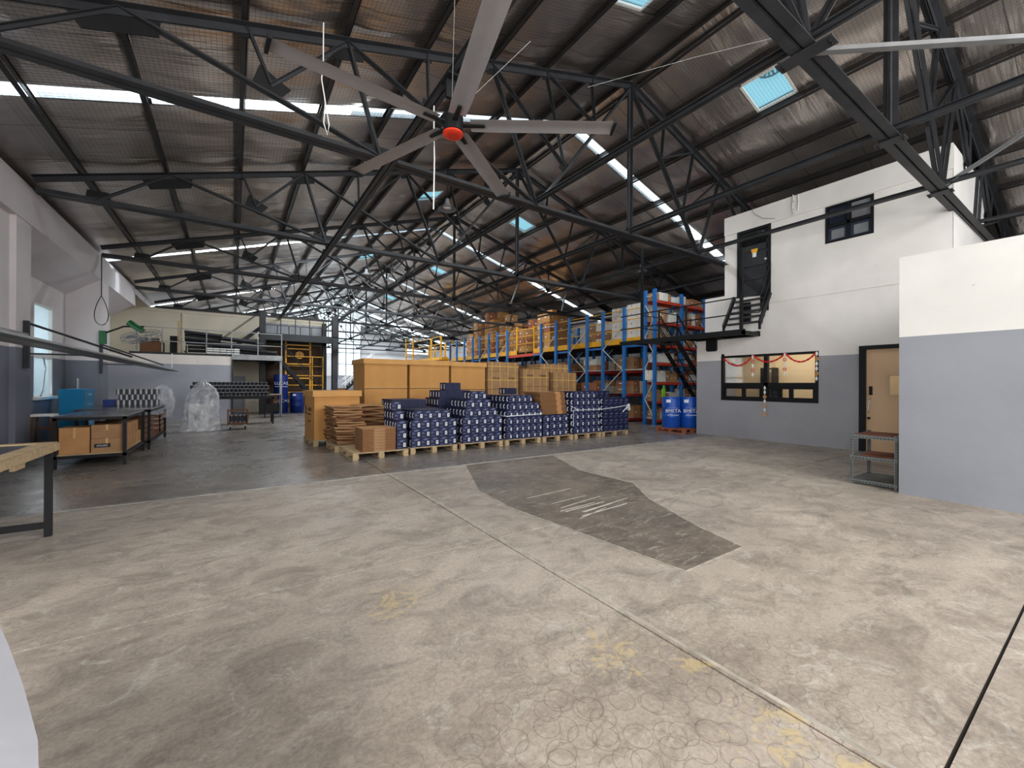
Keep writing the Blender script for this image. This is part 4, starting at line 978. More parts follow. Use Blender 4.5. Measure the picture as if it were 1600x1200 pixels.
strapped(7.08, 12.0, 1.945, 1.24, 1.05, .32, 5, 'shallow strapped carton block topping the left column')
strapped(8.52, 12.0, .142, 1.18, 1.05, .62, 4, 'strapped carton block, middle column, lowest tier')
strapped(8.52, 12.0, .77, 1.18, 1.05, .66, 4, 'strapped carton block, middle column, second tier')
strapped(8.52, 12.0, 1.44, 1.18, 1.05, .62, 4, 'strapped carton block, middle column, top tier with lettering', True)
strapped(9.92, 12.0, .142, 1.15, 1.05, .60, 4, 'strapped carton block, right column, lowest tier')
strapped(9.92, 12.0, .75, 1.15, 1.05, .60, 4, 'strapped carton block, right column, second tier')
strapped(9.92, 12.0, 1.36, 1.15, 1.05, .60, 4, 'strapped carton block, right column, third tier')
strapped(9.46, 12.2, 2.065 if False else 1.965, 1.35, .85, .31, 5, 'shallow strapped carton block bridging on top at the right')

# ================================================================ FLATTENED CARTONS
def sheet_mesh(w, d, t, seed, droop):
    rnd = random.Random(seed); n = 8; mb = MB(); P = []; ph = rnd.random()*6
    for i in range(n+1):
        a = i/n; z = -droop*(2*a-1)**2*(1 if seed % 2 else .3)+.012*math.sin(a*5+ph)
        P += [(w*a, 0, z), (w*a, d, z+.006*math.sin(ph+a*3)), (w*a, d, z+t), (w*a, 0, z+t)]
    F = []
    for i in range(n):
        b = i*4
        for j in range(4): F.append((b+j, b+(j+1) % 4, b+4+(j+1) % 4, b+4+j))
    F += [(3,2,1,0), (n*4, n*4+1, n*4+2, n*4+3)]
    Mi = [0 if (k % 4) in (0, 2) else 1 for k in range(n*4)]+[1, 1]
    mb.add(P, F); mb.m = Mi
    for k in range(n*4): mb.m[k] = 0 if k % 4 in (0, 2) else 1
    me = mb.mesh('flattened_carton', [M['kraft2'], M['kraft_edge'] if seed % 2 else M['kraft3']]); return me
def flat_pile(x, y, z0, w, d, t, n, rough, name, droop=.02, drift=(0, 0), m0='kraft2'):
    z = z0; ms = [sheet_mesh(w, d, t*.92, 11*s+len(name), droop) for s in range(4)]
    for i in range(n):
        jx = random.uniform(-rough, rough); jy = random.uniform(-rough, rough)
        o = link('flattened_carton', ms[i % 4], None, (x+jx+drift[0]*i/n, y+jy+drift[1]*i/n, z+droop*.5), random.uniform(-rough, rough)*.8, None)
        tag(o, 'flattened brown carton, %s, %s from the bottom' % (name, ordn(i)), 'flattened carton', 'flattened cartons in piles'); z += t
flat_pile(1.88, 9.66, .142, .60, .8, .030, 28, .06, 'slumping left pile', .014, (-.05, 0))
flat_pile(2.38, 10.0, .142, .66, .8, .030, 28, .06, 'slumping right pile', .022, (.02, 0))
flat_pile(1.84, 10.1+.42, .142, .46, .38, .042, 19, .03, 'slumping pile at the back left', .01)
# neat bundle
for i in range(8):
    r = empty('carton_bundle', (2.12, 8.44, .142+i*.0575)); tag(r, 'neat bundle of flat brown cartons, %s from the bottom of its pile' % ordn(i), 'carton bundle', 'neat brown bundles')
    bs_ = MB().box(0, .66, 0, .62, .0, .054); bs_.m[1] = 1; bs_.build('board_sheets', [M['kraft_side'], M['kraft2']], r)
    MB().box(.22, .44, -.003, .0, 0, .054).build('tape_band', M['kraft3'], r)
    MB().box(0, .66, -.002, -.0005, .024, .029).build('gap_line', M['kraft_edge'], r)
for i in range(13):
    r = empty('carton_bundle', (6.80+.02*math.sin(i*2)-.006*i, 8.72, .70+i*.047)); tag(r, 'brown carton bundle on low navy stack, %s from the bottom' % ordn(i), 'carton bundle', 'brown bundles on the low navy stack')
    bs_ = MB().box(0, .88, 0, .72, 0, .043); bs_.m[1] = 1; bs_.build('board_sheets', [M['kraft_side'], M['kraft2']], r); MB().box(.55, .72, -.003, 0, 0, .043).build('tape_band', M['kraft2'], r); MB().box(0, .88, -.002, -.0004, .019, .024).build('gap_line', M['kraft_edge'], r)

# ================================================================ BLUE DRUMS
def drum(x, y, z, r_, h, lab, word=None, face=0, m='drum', lab2=True, cat='drum'):
    r = empty('plastic_drum', (x, y, z), face); tag(r, lab, cat)
    p = [(0, 0), (r_*.93, 0), (r_*.97, .02), (r_*.97, .06), (r_, .08), (r_, h*.33), (r_*1.015, h*.34), (r_*1.015, h*.36), (r_, h*.37), (r_, h*.63), (r_*1.015, h*.64), (r_*1.015, h*.66), (r_, h*.67), (r_, h-.08), (r_*.97, h-.05), (r_*.98, h-.03), (r_*.98, h), (r_*.9, h), (r_*.88, h-.03), (0, h-.03)]
    mb = MB(); mb.lathe(p, (0,0,0), 32); mb.build('body', M[m], r, smooth=True)
    for a in (.5, 3.6): MB().cyl((r_*.6*math.cos(a), r_*.6*math.sin(a), h-.03), (r_*.6*math.cos(a), r_*.6*math.sin(a), h+.0), .035, 12).build('bung', M['grey'], r)
    if lab2:
        mb = MB(); n = 5
        for i in range(n):
            a0 = -PI/2-.75+.5*i/n; a1 = -PI/2-.75+.5*(i+1)/n; q = r_+.008
            mb.quad((q*math.cos(a0), q*math.sin(a0), h*.82), (q*math.cos(a1), q*math.sin(a1), h*.82), (q*math.cos(a1), q*math.sin(a1), h*.92), (q*math.cos(a0), q*math.sin(a0), h*.92))
        mb.build('paper_label', M['label'], r)
    if word:
        text(word, .15, 'label', r, (0, -r_-.012, h*.55), (PI/2, 0, 0)); mb = MB(); mb.box(-.17, .17, -r_-.012, -r_-.008, h*.41, h*.425); mb.build('underline', M['label'], r)
        MB().box(-.17, .17, -r_-.012, -r_-.008, h*.645, h*.65).build('overline', M['label'], r)
drum(11.80, 8.30, .142, .28, .98, 'left blue plastic drum on the pallet by the office corner', 'BMETA', -.75)
drum(12.27, 7.98, .142, .28, .98, 'right blue plastic drum, half hidden by the office corner', 'BMETA', -.75)
lime = empty('lime_cloth', (12.2, 9.0, 1.15)); tag(lime, 'lime green vest hanging above the blue drums', 'vest')
MB().prism([(0,0),(.16,0),(.16,.05),(0,.05)], -.22, .12).build('cloth', M['hivis'], lime)
MB().prism([(.03,0),(.13,0),(.10,.05),(.06,.05)], .12, .24).build('collar', M['hivis'], lime)
lime.location = (13.5, 9.86, 1.25)

# ================================================================ RACKS
def upright(mb, x, y, z0, z1, w=.12): mb.box(x-.05, x+.05, y-w/2, y+w/2, z0, z1)
def rack(name_lab, y0, y1, xsl, h, levels, beam='orange', dark=False):
    r = empty('pallet_rack', (xsl[0], (y0+y1)/2, 0)); tag(r, name_lab, 'rack', 'blue racks under and over the mezzanine')
    for x in xsl:
        for y in (y0, y1):
            m_ = MB(); upright(m_, x, y, .01, h); m_.box(x-.08, x+.08, y-.08, y+.08, 0, .01); P(m_, 'upright', 'blue', r)
        z = .35; s = 0; wdt = y1-y0; st_ = .88 if wdt > .7 else .6
        while z+st_ < h-.1:
            a, b = (y0+.04, y1-.04) if s % 2 == 0 else (y1-.04, y0+.04); P(MB().bar((x-.045, a, z), (x-.045, b, z+st_), .045, .02), 'brace', 'galv', r); z += st_; s += 1
        for zz in (.25, h-.25): P(MB().box(x-.015, x+.015, y0, y1, zz, zz+.03), 'cross_bar', 'galv', r)
    for z in levels:
        for xa, xb in zip(xsl[:-1], xsl[1:]):
            for y in (y0, y1): P(MB().box(xa+.05, xb-.05, y-.03, y+.03, z-.10, z), 'beam', beam, r)
            P(MB().box(xa+.05, xb-.05, y0, y1, z, z+.02), 'shelf_panel', 'far_grey', r)
    return r
rows = [(11.41, 12.57), (13.53, 14.72), (15.70, 16.88), (20.05, 21.16), (22.16, 23.29), (24.24, 25.43), (26.6, 27.7)]
rack('nearest blue rack by the office corner, with open red shelving', 9.95, 10.38, [13.12, 14.78, 16.4, 18.0], 5.12, [.2, .9, 1.62, 2.36, 3.05, 3.92, 4.72])
for i, (a, b) in enumerate(rows):
    rack('blue pallet rack, %s row behind the nearest shelving' % ordn(i), a, b, [13.12, 15.7, 18.3], 4.63, [.15, 1.15, 2.1], 'redbeam')
# mezzanine deck
mz = empty('mezzanine_deck', (13.1, 15, 3.1)); tag(mz, 'storage mezzanine deck with a bright yellow edge beam', 'mezzanine')
for (a, b) in ((10.45, 17.0), (19.15, 34.0)):
    P(MB().box(13.18, 13.25, a, b, 3.17, 3.40), 'edge_beam', 'yellow', mz)
P(MB().box(13.18, 13.25, 17.0, 17.6, 3.17, 3.40), 'edge_beam', 'yellow', mz)
tag(P(MB().box(13.18, 13.25, 16.95, 20.0, 3.02, 3.17), 'gate_beam', 'orange', mz), 'red beam under the gate opening')
yy = 10.45
while yy < 33.5:
    P(MB().box(13.27, 18.6, yy, yy+1.15, 3.26, 3.30), 'deck_panel', 'dark_brown', mz); yy += 1.16
for (a, b) in [(10.38, 11.41), (12.57, 13.53), (14.72, 15.70), (16.88, 17.6)]+[(21.16, 22.16), (23.29, 24.24)]:
    P(MB().box(13.17, 13.23, a, b, 3.02, 3.10), 'tie_beam', 'blue', mz)
for (a, b) in [(12.57, 13.53), (10.38, 11.41)]: P(MB().box(13.1, 13.14, a, b, 2.1, 2.13), 'tie_bar', 'galv', mz)
rl = empty('mezzanine_railing', (13.0, 13, 3.4)); tag(rl, 'yellow railing along the mezzanine edge, right of the gate', 'railing')
for z in (3.72, 4.12, 4.52): P(MB().box(13.18, 13.21, 10.45, 17.6, z, z+.03), 'rail', 'yellow', rl)
for y in (17.55,): P(MB().box(13.17, 13.25, y, y+.08, 3.15, 4.62), 'post', 'yellow', rl)
rl = empty('mezzanine_railing', (13.0, 24, 3.4)); tag(rl, 'yellow railing along the mezzanine edge, left of the gate', 'railing')
for z in (3.72, 4.12, 4.52): P(MB().box(13.18, 13.21, 19.15, 27.8, z, z+.03), 'rail', 'yellow', rl)
for y in (19.15, 27.7): P(MB().box(13.17, 13.25, y, y+.08, 3.15, 4.72), 'post', 'yellow', rl)
gt = empty('mezzanine_gate', (13.0, 18.4, 3.4)); tag(gt, 'yellow barred gate in the mezzanine railing', 'gate')
for z in (3.72, 4.12, 4.50): P(MB().box(13.18, 13.21, 17.63, 19.15, z, z+.03), 'bar', 'yellow', gt)
P(MB().box(13.18, 13.21, 18.3, 18.33, 3.18, 4.5), 'bar', 'yellow', gt)
lg = empty('landing_cage', (13.0, 31, 3.3)); tag(lg, 'yellow railed landing at the far end of the mezzanine', 'landing')
P(MB().box(12.6, 13.1, 28.0, 34.0, 3.3, 3.5), 'edge_beam', 'yellow', lg)
for y, z1 in ((28.2, 5.0), (30.0, 5.0), (33.9, 5.45), (35.6, 5.45)): P(MB().box(12.6, 12.7, y, y+.1, 3.3, z1), 'post', 'yellow', lg)
for z in (3.95, 4.45, 5.0): P(MB().box(12.62, 12.67, 28.2, 35.6, z, z+.04), 'rail', 'yellow', lg)
for y in (29.2, 31.2, 32.4): P(MB().box(13.4, 13.5, y, y+.1, 3.5, 4.6), 'post', 'yellow', lg)

# ---- cartons on racks and mezzanine
def carton_mesh(m, m2):
    mb = MB(); mb.box(0,1,0,1,0,1,0); mb.box(.46,.54,-.006,1.004,.85,1.004,1); mb.quad((-.005,.46,.7),(-.005,.46,1.004),(-.005,.54,1.004),(-.005,.54,.7),1)
    mb.quad((-.006,.62,.45),(-.006,.62,.62),(-.006,.82,.62),(-.006,.82,.45)[::1],2); mb.quad((.2,-.006,.4),(.4,-.006,.4),(.4,-.006,.56),(.2,-.006,.56),2)
    return mb.mesh('carton', [M[m], M[m2], M['label']])
CM = {'brown': carton_mesh('kraft2', 'tape'), 'reddish': carton_mesh('kraft_red', 'tape'), 'pale': carton_mesh('kraft3', 'tape'), 'white': carton_mesh('white_board', 'kraft2'), 'tan': carton_mesh('kraft', 'tape'), 'pink-banded': carton_mesh('white_board', 'pink')}
_cn = {}
def carton(x, y, z, w, d, h, kind, where, rz=0):
    _cn[where] = _cn.get(where, 0)+1; i = _cn[where]-1
    o = link('carton', CM[kind], None, (x, y, z), rz, (w, d, h))
    if i < 30: lab = '%s carton, %s, %s along' % (kind, where, ordn(i))
    else: lab = '%s carton, %s, further along' % (kind, where)
    tag(o, lab, 'carton', 'cartons '+where); return o
def rack_fill(y0, y1, xa, xb, z, hmax, where, kinds, wr=(.35, .6), stack=True, back=False):
    x = xa
    while x < xb-.25:
        w = random.uniform(*wr)
        if x+w > xb: break
        h = random.uniform(.55, 1)*hmax; k = random.choice(kinds); d = (y1-y0)*random.uniform(.75, .95)
        if random.random() > .08:
            if stack and h > .5:
                h1 = h*.5; carton(x, y0+.03, z, w, d, h1, k, where); carton(x+.01, y0+.04, z+h1+.002, w*.95, d*.95, h1*.9, random.choice(kinds), where)
            else: carton(x, y0+.03, z, w, d, h, k, where)
        x += w+.02
lv = [.2, .9, 1.62, 2.36, 3.05, 3.92, 4.72]
for i, z in enumerate(lv):
    nmz = ['lowest', 'second', 'third', 'fourth', 'fifth', 'sixth', 'top'][i]
    hm = (lv[i+1]-z-.2) if i < 6 else .42
    rack_fill(9.97, 10.36, 13.2, 14.7, z+.021, hm*.85, '%s red shelf, near bay' % nmz, ['white', 'brown', 'pale', 'white'], (.14, .3), stack=False)
    rack_fill(9.97, 10.36, 14.9, 16.3, z+.021, hm*.85, '%s red shelf, second bay' % nmz, ['white', 'brown', 'reddish', 'white'], (.16, .34), stack=False)
    if i > 3: rack_fill(9.97, 10.36, 16.5, 17.9, z+.021, hm*.8, '%s red shelf, third bay' % nmz, ['white', 'brown'], (.2, .36), stack=False)
for i, (a, b) in enumerate(rows[:4]):
    for j, z in enumerate((.15, 1.15, 2.1)):
        rack_fill(a, b, 13.75, 15.6, z+.021, .62, '%s blue rack row, %s level' % (ordn(i), ('lowest', 'middle', 'upper')[j]), ['brown', 'pale', 'reddish', 'white'] if i < 2 else ['brown', 'pale'], (.3, .5))
# white cartons on the mezzanine above the nearest rows
for (ya, where) in ((10.5, 'mezzanine near edge, first white pile'), (11.55, 'mezzanine near edge, second pile'), (12.7, 'mezzanine near edge, third pile'), (13.7, 'mezzanine near edge, fourth pile')):
    for q in range(3 if ya < 12.6 else 2):
        x = 13.3+q*.62+(1.0 if ya > 12.6 else .25 if ya > 11 else 0); z = 3.302
        for k in range(4 if ya < 12 else 3):
            h = .36; carton(x, ya, z, .58, .45, h, random.choice(['white', 'white', 'pink-banded'] if ya < 12 else ['white', 'brown', 'reddish']), where); 
            carton(x, ya+.47, z, .58, .45, h, random.choice(['white', 'pink-banded'] if ya < 12 else ['pale', 'brown', 'white']), where); z += h+.003
# brown piles further along
random.seed(21)
for pi, (xa, ya, nxx, nyy, nz, where) in enumerate(((14.2, 17.5, 2, 2, 5, 'pile behind the mezzanine gate'), (14.0, 19.6, 2, 2, 4, 'pile left of the gate'), (14.2, 20.9, 2, 2, 5, 'second pile left of the gate'), (14.2, 22.1, 2, 1, 4, 'small pile on the mezzanine'), (14.2, 23.4, 2, 2, 6, 'tallest pile on the mezzanine'), (13.9, 25.0, 1, 2, 5, 'narrow pile on the mezzanine'), (14.3, 26.8, 2, 1, 4, 'farthest pile on the mezzanine'), (16.0, 15.0, 2, 1, 2, 'low pile before the gate'))):
    for i in range(nxx):
        for j in range(nyy):
            z = 3.302
            for k in range(nz - (random.random() < .35)):
                h = random.uniform(.46, .56); carton(xa+i*.64+random.uniform(-.02, .02), ya+j*.58, z, .6, .54, h, random.choice(['brown', 'reddish', 'brown', 'tan']), where); z += h+.003
cg = carton(13.0, 9.99, 1.7, .22, .3, .36, 'white', 'notice box hung on the nearest blue upright')

# ================================================================ CEILING FAN
HF = (2.04, 4.26, 4.31)
fn = empty('ceiling_fan', HF); tag(fn, 'large five-bladed grey ceiling fan with a red hub cap', 'ceiling fan')
m_ = MB(); m_.lathe([(0, .02), (.10, .02), (.115, .03), (.115, .20), (.10, .23), (0, .23)], (0,0,0), 28); m_.build('motor_housing', M['black'], fn, smooth=True)
m_ = MB(); m_.lathe([(0, -.012), (.085, -.010), (.112, .0), (.112, .02), (0, .02)], (0,0,0), 28); hc = m_.build('hub_cap', M['fan_red'], fn, smooth=True)
m_ = MB()
for k in range(16):
    a = 2*PI*k/16+.1*(k % 2); r0 = .02+.02*(k % 2); m_.bar((r0*math.cos(a), r0*math.sin(a), -.014), ((.07+.02*(k % 3 == 0))*math.cos(a+.25), (.07+.02*(k % 3 == 0))*math.sin(a+.25), -.013), .006, .002)
m_.build('printed_emblem', M['redbeam'], hc)
for a in (-176, -104, -33, 39, 111):
    a = math.radians(a); ca, sa = math.cos(a), math.sin(a)
    def loc(r, t, z): return (r*ca-t*sa, r*sa+t*ca, z)
    m_ = MB(); P0 = []
    for i in range(7):
        r = .20+(1.80-.20)*i/6; w = .105 if i else .095
        sec = [(-w, .115), (-w*.5, .135), (0, .14), (w*.6, .128), (w, .098), (w*.6, .108), (0, .118), (-w*.5, .112)]
        P0 += [loc(r, t, z) for t, z in sec]
    F = []
    for i in range(6):
        for j in range(8): F.append((i*8+j, i*8+(j+1) % 8, (i+1)*8+(j+1) % 8, (i+1)*8+j))
    F += [tuple(range(7, -1, -1)), tuple(48+j for j in range(8))]
    m_.add(P0, F); bl = m_.build('blade', M['fan_blade'], fn, smooth=True)
    m_ = MB(); m_.hexa([loc(.10,-.03,.10), loc(.36,-.02,.095), loc(.36,.02,.095), loc(.10,.03,.10), loc(.10,-.03,.115), loc(.36,-.02,.108), loc(.36,.02,.108), loc(.10,.03,.115)]); m_.build('blade_bracket', M['black'], fn)
    m_ = MB(); m_.hexa([loc(1.80,-.11,.09), loc(1.83,-.11,.09), loc(1.83,.11,.085), loc(1.80,.11,.085), loc(1.80,-.11,.145), loc(1.83,-.11,.145), loc(1.83,.11,.13), loc(1.80,.11,.13)]); m_.build('blade_tip', M['black'], fn)
m_ = MB(); m_.cyl((0,0,.2), (0,0,.62), .035, 12); m_.build('down_rod', M['black'], fn)
m_ = MB(); m_.box(-.11, .11, -.11, .11, .60, .63); m_.box(-.09, .09, -.02, .02, .40, .60); m_.build('mount_plate', M['black'], fn)
for sx, sy in ((-1,-1),(1,-1),(-1,1),(1,1)): MB().tube([(.03*sx, .03*sy, .26), (.42*sx, .9*sy, .64)], .0018, 4).build('guy_wire', M['galv'], fn)
bt = MB(); bt.tube([(2.07, 4.83, 4.98), (2.05, 4.84, 4.6), (2.09, 4.85, 4.1), (2.06, 4.84, 3.75)], .008, 6)
# hanging cables
def cable(pts, r, m, lab, cat='cable'): tag(MB().tube(pts, r, 6).build('hanging_cable', M[m], at=pts[0], world=True), lab, cat)
cable([(2.04, 4.8, 4.94), (2.04, 4.8, 4.6), (2.05, 4.8, 4.3), (2.04, 4.8, 3.66)], .008, 'white', 'white cable hanging below the ceiling fan hub')
lp_ = [(1.02, 6.2, 6.55), (1.0, 6.2, 6.0), (.98, 6.2, 5.6), (1.0, 6.2, 5.45), (1.04, 6.2, 5.2), (1.05, 6.2, 4.95), (1.0, 6.2, 4.90), (.97, 6.2, 5.05), (.99, 6.2, 5.4)]
cable([(1.02+.33*0, 6.3, 6.55), (1.02, 6.3, 6.0), (1.0, 6.3, 5.75), (1.05, 6.3, 5.45), (1.03, 6.3, 5.15), (1.08, 6.3, 5.0), (1.1, 6.3, 5.15), (1.04, 6.3, 5.5)], .009, 'white', 'white cable loop hanging from the roof, left of the fan')
cable([(-1.0, 7.6, 5.9), (3.0, 7.9, 6.6), (7.9, 3.6, 8.0)], .004, 'wire', 'thin guy wire strung high across the roof') if False else None
cable([(5.4, 5.6, 7.0), (7.2, 4.6, 7.7), (8.6, 3.6, 8.1)], .0022, 'galv', 'thin pale wire strung under the ridge beside the nearest roof light')
nz = MB(); nz.tube([(-3.0, 15.6, 5.0), (-3.0, 15.6, 4.4), (-3.0, 15.6, 3.85)], .012, 6)
lpn = [(-3.0+.0, 15.6, 3.85), (-3.10, 15.6, 3.6), (-3.19, 15.6, 3.35), (-3.17, 15.6, 3.15), (-3.03, 15.6, 3.06), (-2.88, 15.6, 3.12), (-2.83, 15.6, 3.3), (-2.9, 15.6, 3.6), (-3.0, 15.6, 3.85)]
lpn = [(-3.0+.18*math.sin(t)*math.sin(t/2)**1.0, 15.6, 3.46+.40*math.cos(t)) for t in [2*PI*k/24 for k in range(25)]]
nz.tube(lpn, .010, 6); tag(nz.build('cable_loop', M['black'], at=(-3.0, 15.6, 5.0), world=True), 'black cable hanging in a teardrop loop in front of the left recess', 'cable')

# high bay lamps
def bay_lamp(x, y, z, lab):
    r = empty('pendant_lamp', (x, y, z)); tag(r, lab, 'lamp', 'pendant lamps under the roof')
    m_ = MB(); m_.lathe([(0, .30), (.05, .30), (.07, .2), (.10, .12), (.27, .0), (.255, .0), (.09, .10), (0, .12)], (0,0,0), 24); m_.build('shade', M['grey'], r, smooth=True)
    m_ = MB(); m_.cyl((0,0,.30), (0,0,rz_(x)-z+.02), .012, 8); m_.build('rod', M['black'], r)
    m_ = MB(); m_.lathe([(0, .02), (.10, .025), (.13, .05), (0, .06)], (0,0,0), 20); m_.build('reflector', M['white'], r, smooth=True)
bay_lamp(5.1, 11.0, 6.55, 'grey pendant lamp hanging near the second roof truss, below the fan blade')
bay_lamp(5.3, 20.6, 6.75, 'grey pendant lamp further down the left slope')
bay_lamp(14.0, 11.3, 6.2, 'grey pendant lamp hanging over the racks')
bay_lamp(9.6, 17.2, 7.45, 'small pendant lamp under the right slope by the third truss')

# ================================================================ LEFT SIDE
def table(name, lab, x0, x1, y0, y1, h, top, topm, legm='black', lw=.05, shelf=None, shelfm='wood', ycuts=()):
    r = empty(name, ((x0+x1)/2, (y0+y1)/2, 0)); tag(r, lab, 'table')
    P(MB().box(x0-.02, x1+.02, y0-.02, y1+.02, h-top, h), 'tabletop', topm, r)
    for x in (x0, x1-lw):
        for y in [y0]+list(ycuts)+[y1-lw]: P(MB().box(x, x+lw, y, y+lw, 0, h-top), 'leg', legm, r)
    m_ = MB(); m_.box(x0, x1, y0, y0+lw, h-top-lw, h-top); m_.box(x0, x1, y1-lw, y1, h-top-lw, h-top); m_.box(x0, x0+lw, y0, y1, h-top-lw, h-top); m_.box(x1-lw, x1, y0, y1, h-top-lw, h-top); P(m_, 'frame', legm, r)
    if shelf:
        P(MB().box(x0+lw, x1-lw, y0+.03, y1-.03, shelf, shelf+.02), 'shelf', shelfm, r)
        m_ = MB(); m_.box(x0, x1, y0, y0+lw, shelf-lw, shelf); m_.box(x0, x1, y1-lw, y1, shelf-lw, shelf); m_.box(x1-lw, x1, y0, y1, shelf-lw, shelf); m_.box(x0, x0+lw, y0, y1, shelf-lw, shelf); P(m_, 'shelf_frame', legm, r)
    return r
nt1 = table('work_table', 'wood-topped black work table nearest the camera at the left edge', -3.0, -1.47, 3.9, 5.9, .90, .035, 'black', shelf=None)
nt1.children[0].hide_render = False
wd = MB(); wd.box(-3.02, -1.45, 5.82, 5.93, .90, .912); wd.box(-1.56, -1.445, 3.88, 5.82, .90, .912); wd.box(-1.452, -1.435, 3.88, 5.93, .83, .905); P(wd, 'wood_trim', 'wood', nt1)
P(MB().box(-2.95, -1.57, 3.95, 5.8, .902, .906), 'glass_sheet', 'table_top', nt1)
P(MB().box(-3.0, -1.5, 5.86, 5.90, .08, .14), 'stretcher', 'black', nt1)
P(MB().box(-1.49, -1.46, 5.0, 5.2, .78, .84), 'wood_block', 'wood', nt1)
t1 = table('work_table', 'black work table with boxes on its lower shelf, left side', -2.57, -1.63, 10.25, 12.15, .915, .03, 'table_top', shelf=.22)
t2 = table('work_table', 'black work table behind the first, carrying wrapped tins', -2.75, -1.55, 12.25, 14.9, .93, .035, 'table_top', shelf=.2, shelfm='wood_dark')
def lcarton(x, y, z, w, d, h, m, lab, print_=None, cat='carton'):
    r = empty('storage_carton', (x, y, z)); tag(r, lab, cat)
    MB().box(0, w, 0, d, 0, h).build('body', M[m], r); MB().box(w*.46, w*.54, -.003, d, h*.6, h+.003).build('tape', M['tape'], r)
    if print_:
        MB().box(w*.1, w*.62, -.005, -.001, h*.35, h*.62).build('printed_band', M['ink'], r); text(print_, .045, 'label', r, (w*.36, -.008, h*.48), (PI/2, 0, 0))
lcarton(-2.51, 10.33, .242, .38, .5, .46, 'kraft2', 'brown carton at the left on the work table shelf')
lcarton(-2.11, 10.33, .242, .41, .5, .25, 'kraft3', 'dull carton with black printed band, lower right on the table shelf', 'ATUAC')
lcarton(-2.11, 10.34, .495, .41, .5, .24, 'kraft3', 'dull plain carton stacked above the printed one on the table shelf')
for i, y in enumerate((10.87, 11.18, 11.49, 11.80)):
    for j in range(2):
        if i == 3 and j == 1: continue
        lcarton(-2.05, y, .242+j*.24, .36, .29, .235, 'kraft2', 'tan carton in the side row under the first table, %s, %s along' % ('upper' if j else 'lower', ordn(i)))
# stool
so = empty('stool', (-3.25, 12.5, 0)); tag(so, 'dark red-brown wooden stool with a pale seat by the left window', 'stool')
MB().box(-.17, .17, -.17, .17, .80, .84).build('seat', M['white'], so)
for sx in (-1, 1):
    for sy in (-1, 1): MB().bar((sx*.18, sy*.18, 0), (sx*.13, sy*.13, .80), .035, .035).build('leg', M['wood_dark'], so)
for z in (.25, .55):
    for sy in (-1, 1): MB().bar((-.16, sy*.16, z), (.16, sy*.16, z), .025, .025).build('stretcher', M['wood_dark'], so)
# blue cabinet
lk = empty('blue_cabinet', (-3.3, 15.0, 0)); tag(lk, 'teal blue metal cabinet with drawers on its side', 'cabinet')
P(MB().box(-3.53, -3.11, 14.5, 15.5, .02, 1.33), 'body', 'locker', lk)
for j in range(5):
    dd_ = P(MB().box(-3.11, -3.095, 14.56, 15.44, .12+j*.24, .33+j*.24), 'drawer', 'locker', lk)
    hh = MB(); hh.box(-3.095, -3.075, 14.9, 15.1, .22+j*.24, .24+j*.24); hb = P(hh, 'handle', 'galv', dd_); hb.data.transform(Matrix.Translation(-lk.location+dd_.location))
P(MB().box(-3.50, -3.14, 14.485, 14.5, .1, 1.28), 'end_panel', 'locker', lk)
pc = MB(); pc.cyl((-3.25, 14.8, 1.335), (-3.25, 14.8, 1.6), .03, 12); tag(pc.build('small_canister', M['grey'], at=(-3.25, 14.8, 1.335), world=True), 'small grey canister on top of the blue cabinet', 'canister')
# cable tray / light trunking with brackets
tr = empty('light_trunking', (-1.95, 12, 2.0)); tag(tr, 'long pale grey metal trunking hung above the work tables', 'trunking')
m_ = MB(); m_.box(-2.10, -1.80, 3.5, 20.5, 1.94, 1.95); m_.box(-2.10, -2.09, 3.5, 20.5, 1.94, 2.02); m_.box(-1.81, -1.80, 3.5, 20.5, 1.94, 1.99); P(m_, 'channel', 'steel_light', tr)
P(MB().box(-2.06, -1.86, 3.5, 20.5, 1.985, 1.995), 'cover_strip', 'white', tr)
P(MB().box(-1.80, -1.79, 3.5, 20.5, 1.93, 1.96), 'side_rail', 'black', tr)
for y in (11.2, 16.3):
    P(MB().box(-3.17, -3.10, y-.03, y+.03, 1.75, 2.62), 'wall_bracket', 'steel', tr)
    P(MB().bar((-3.13, y, 2.58), (-1.95, y+1.6, 2.09), .035, .035), 'support_rod', 'steel', tr)
    P(MB().bar((-3.13, y, 2.02), (-1.95, y, 2.02), .03, .03), 'arm', 'steel', tr)
P(MB().bar((-3.2, 8.0, 2.36), (-3.12, 11.2, 2.36), .04, .05), 'pipe', 'steel_light', tr)
P(MB().bar((-1.95, 20.3, 2.07), (-1.95, 20.3, 2.62), .02, .02), 'hanger_rod', 'white', tr)
# wall fan
wf = empty('wall_fan', (-3.13, 16.3, 2.85)); tag(wf, 'green wall fan with wire cage tilted over the left recess', 'fan')
MB().box(-.04, .1, -.08, .08, -.25, .12).build('wall_mount', M['green'], wf)
m_ = MB(); m_.tube([(.05, 0, .05), (.5, -.2, .26), (.95, -.3, .28)], .025, 8); m_.build('arm', M['black'], wf)
m_ = MB(); m_.cyl((.62, -.25, .38), (.94, -.33, .14), .09, 14, r2=.075); m_.build('motor', M['green'], wf, smooth=True)
cg_c = Vector((.88, -.3, .06)); nrm = Vector((.25, -.1, -.9)).normalized(); ua = nrm.cross(Vector((0,1,0))).normalized(); ub = nrm.cross(ua)
def cagept(a, r, h): return cg_c+ua*(r*math.cos(a))+ub*(r*math.sin(a))+nrm*h
for rr, h in ((.45, 0), (.46, .08), (.45, .16), (.30, .19), (.15, .2)):
    MB().tube([cagept(2*PI*k/28, rr, h) for k in range(28)], .006, 5, closed=True).build('cage_ring', M['grey'], wf)
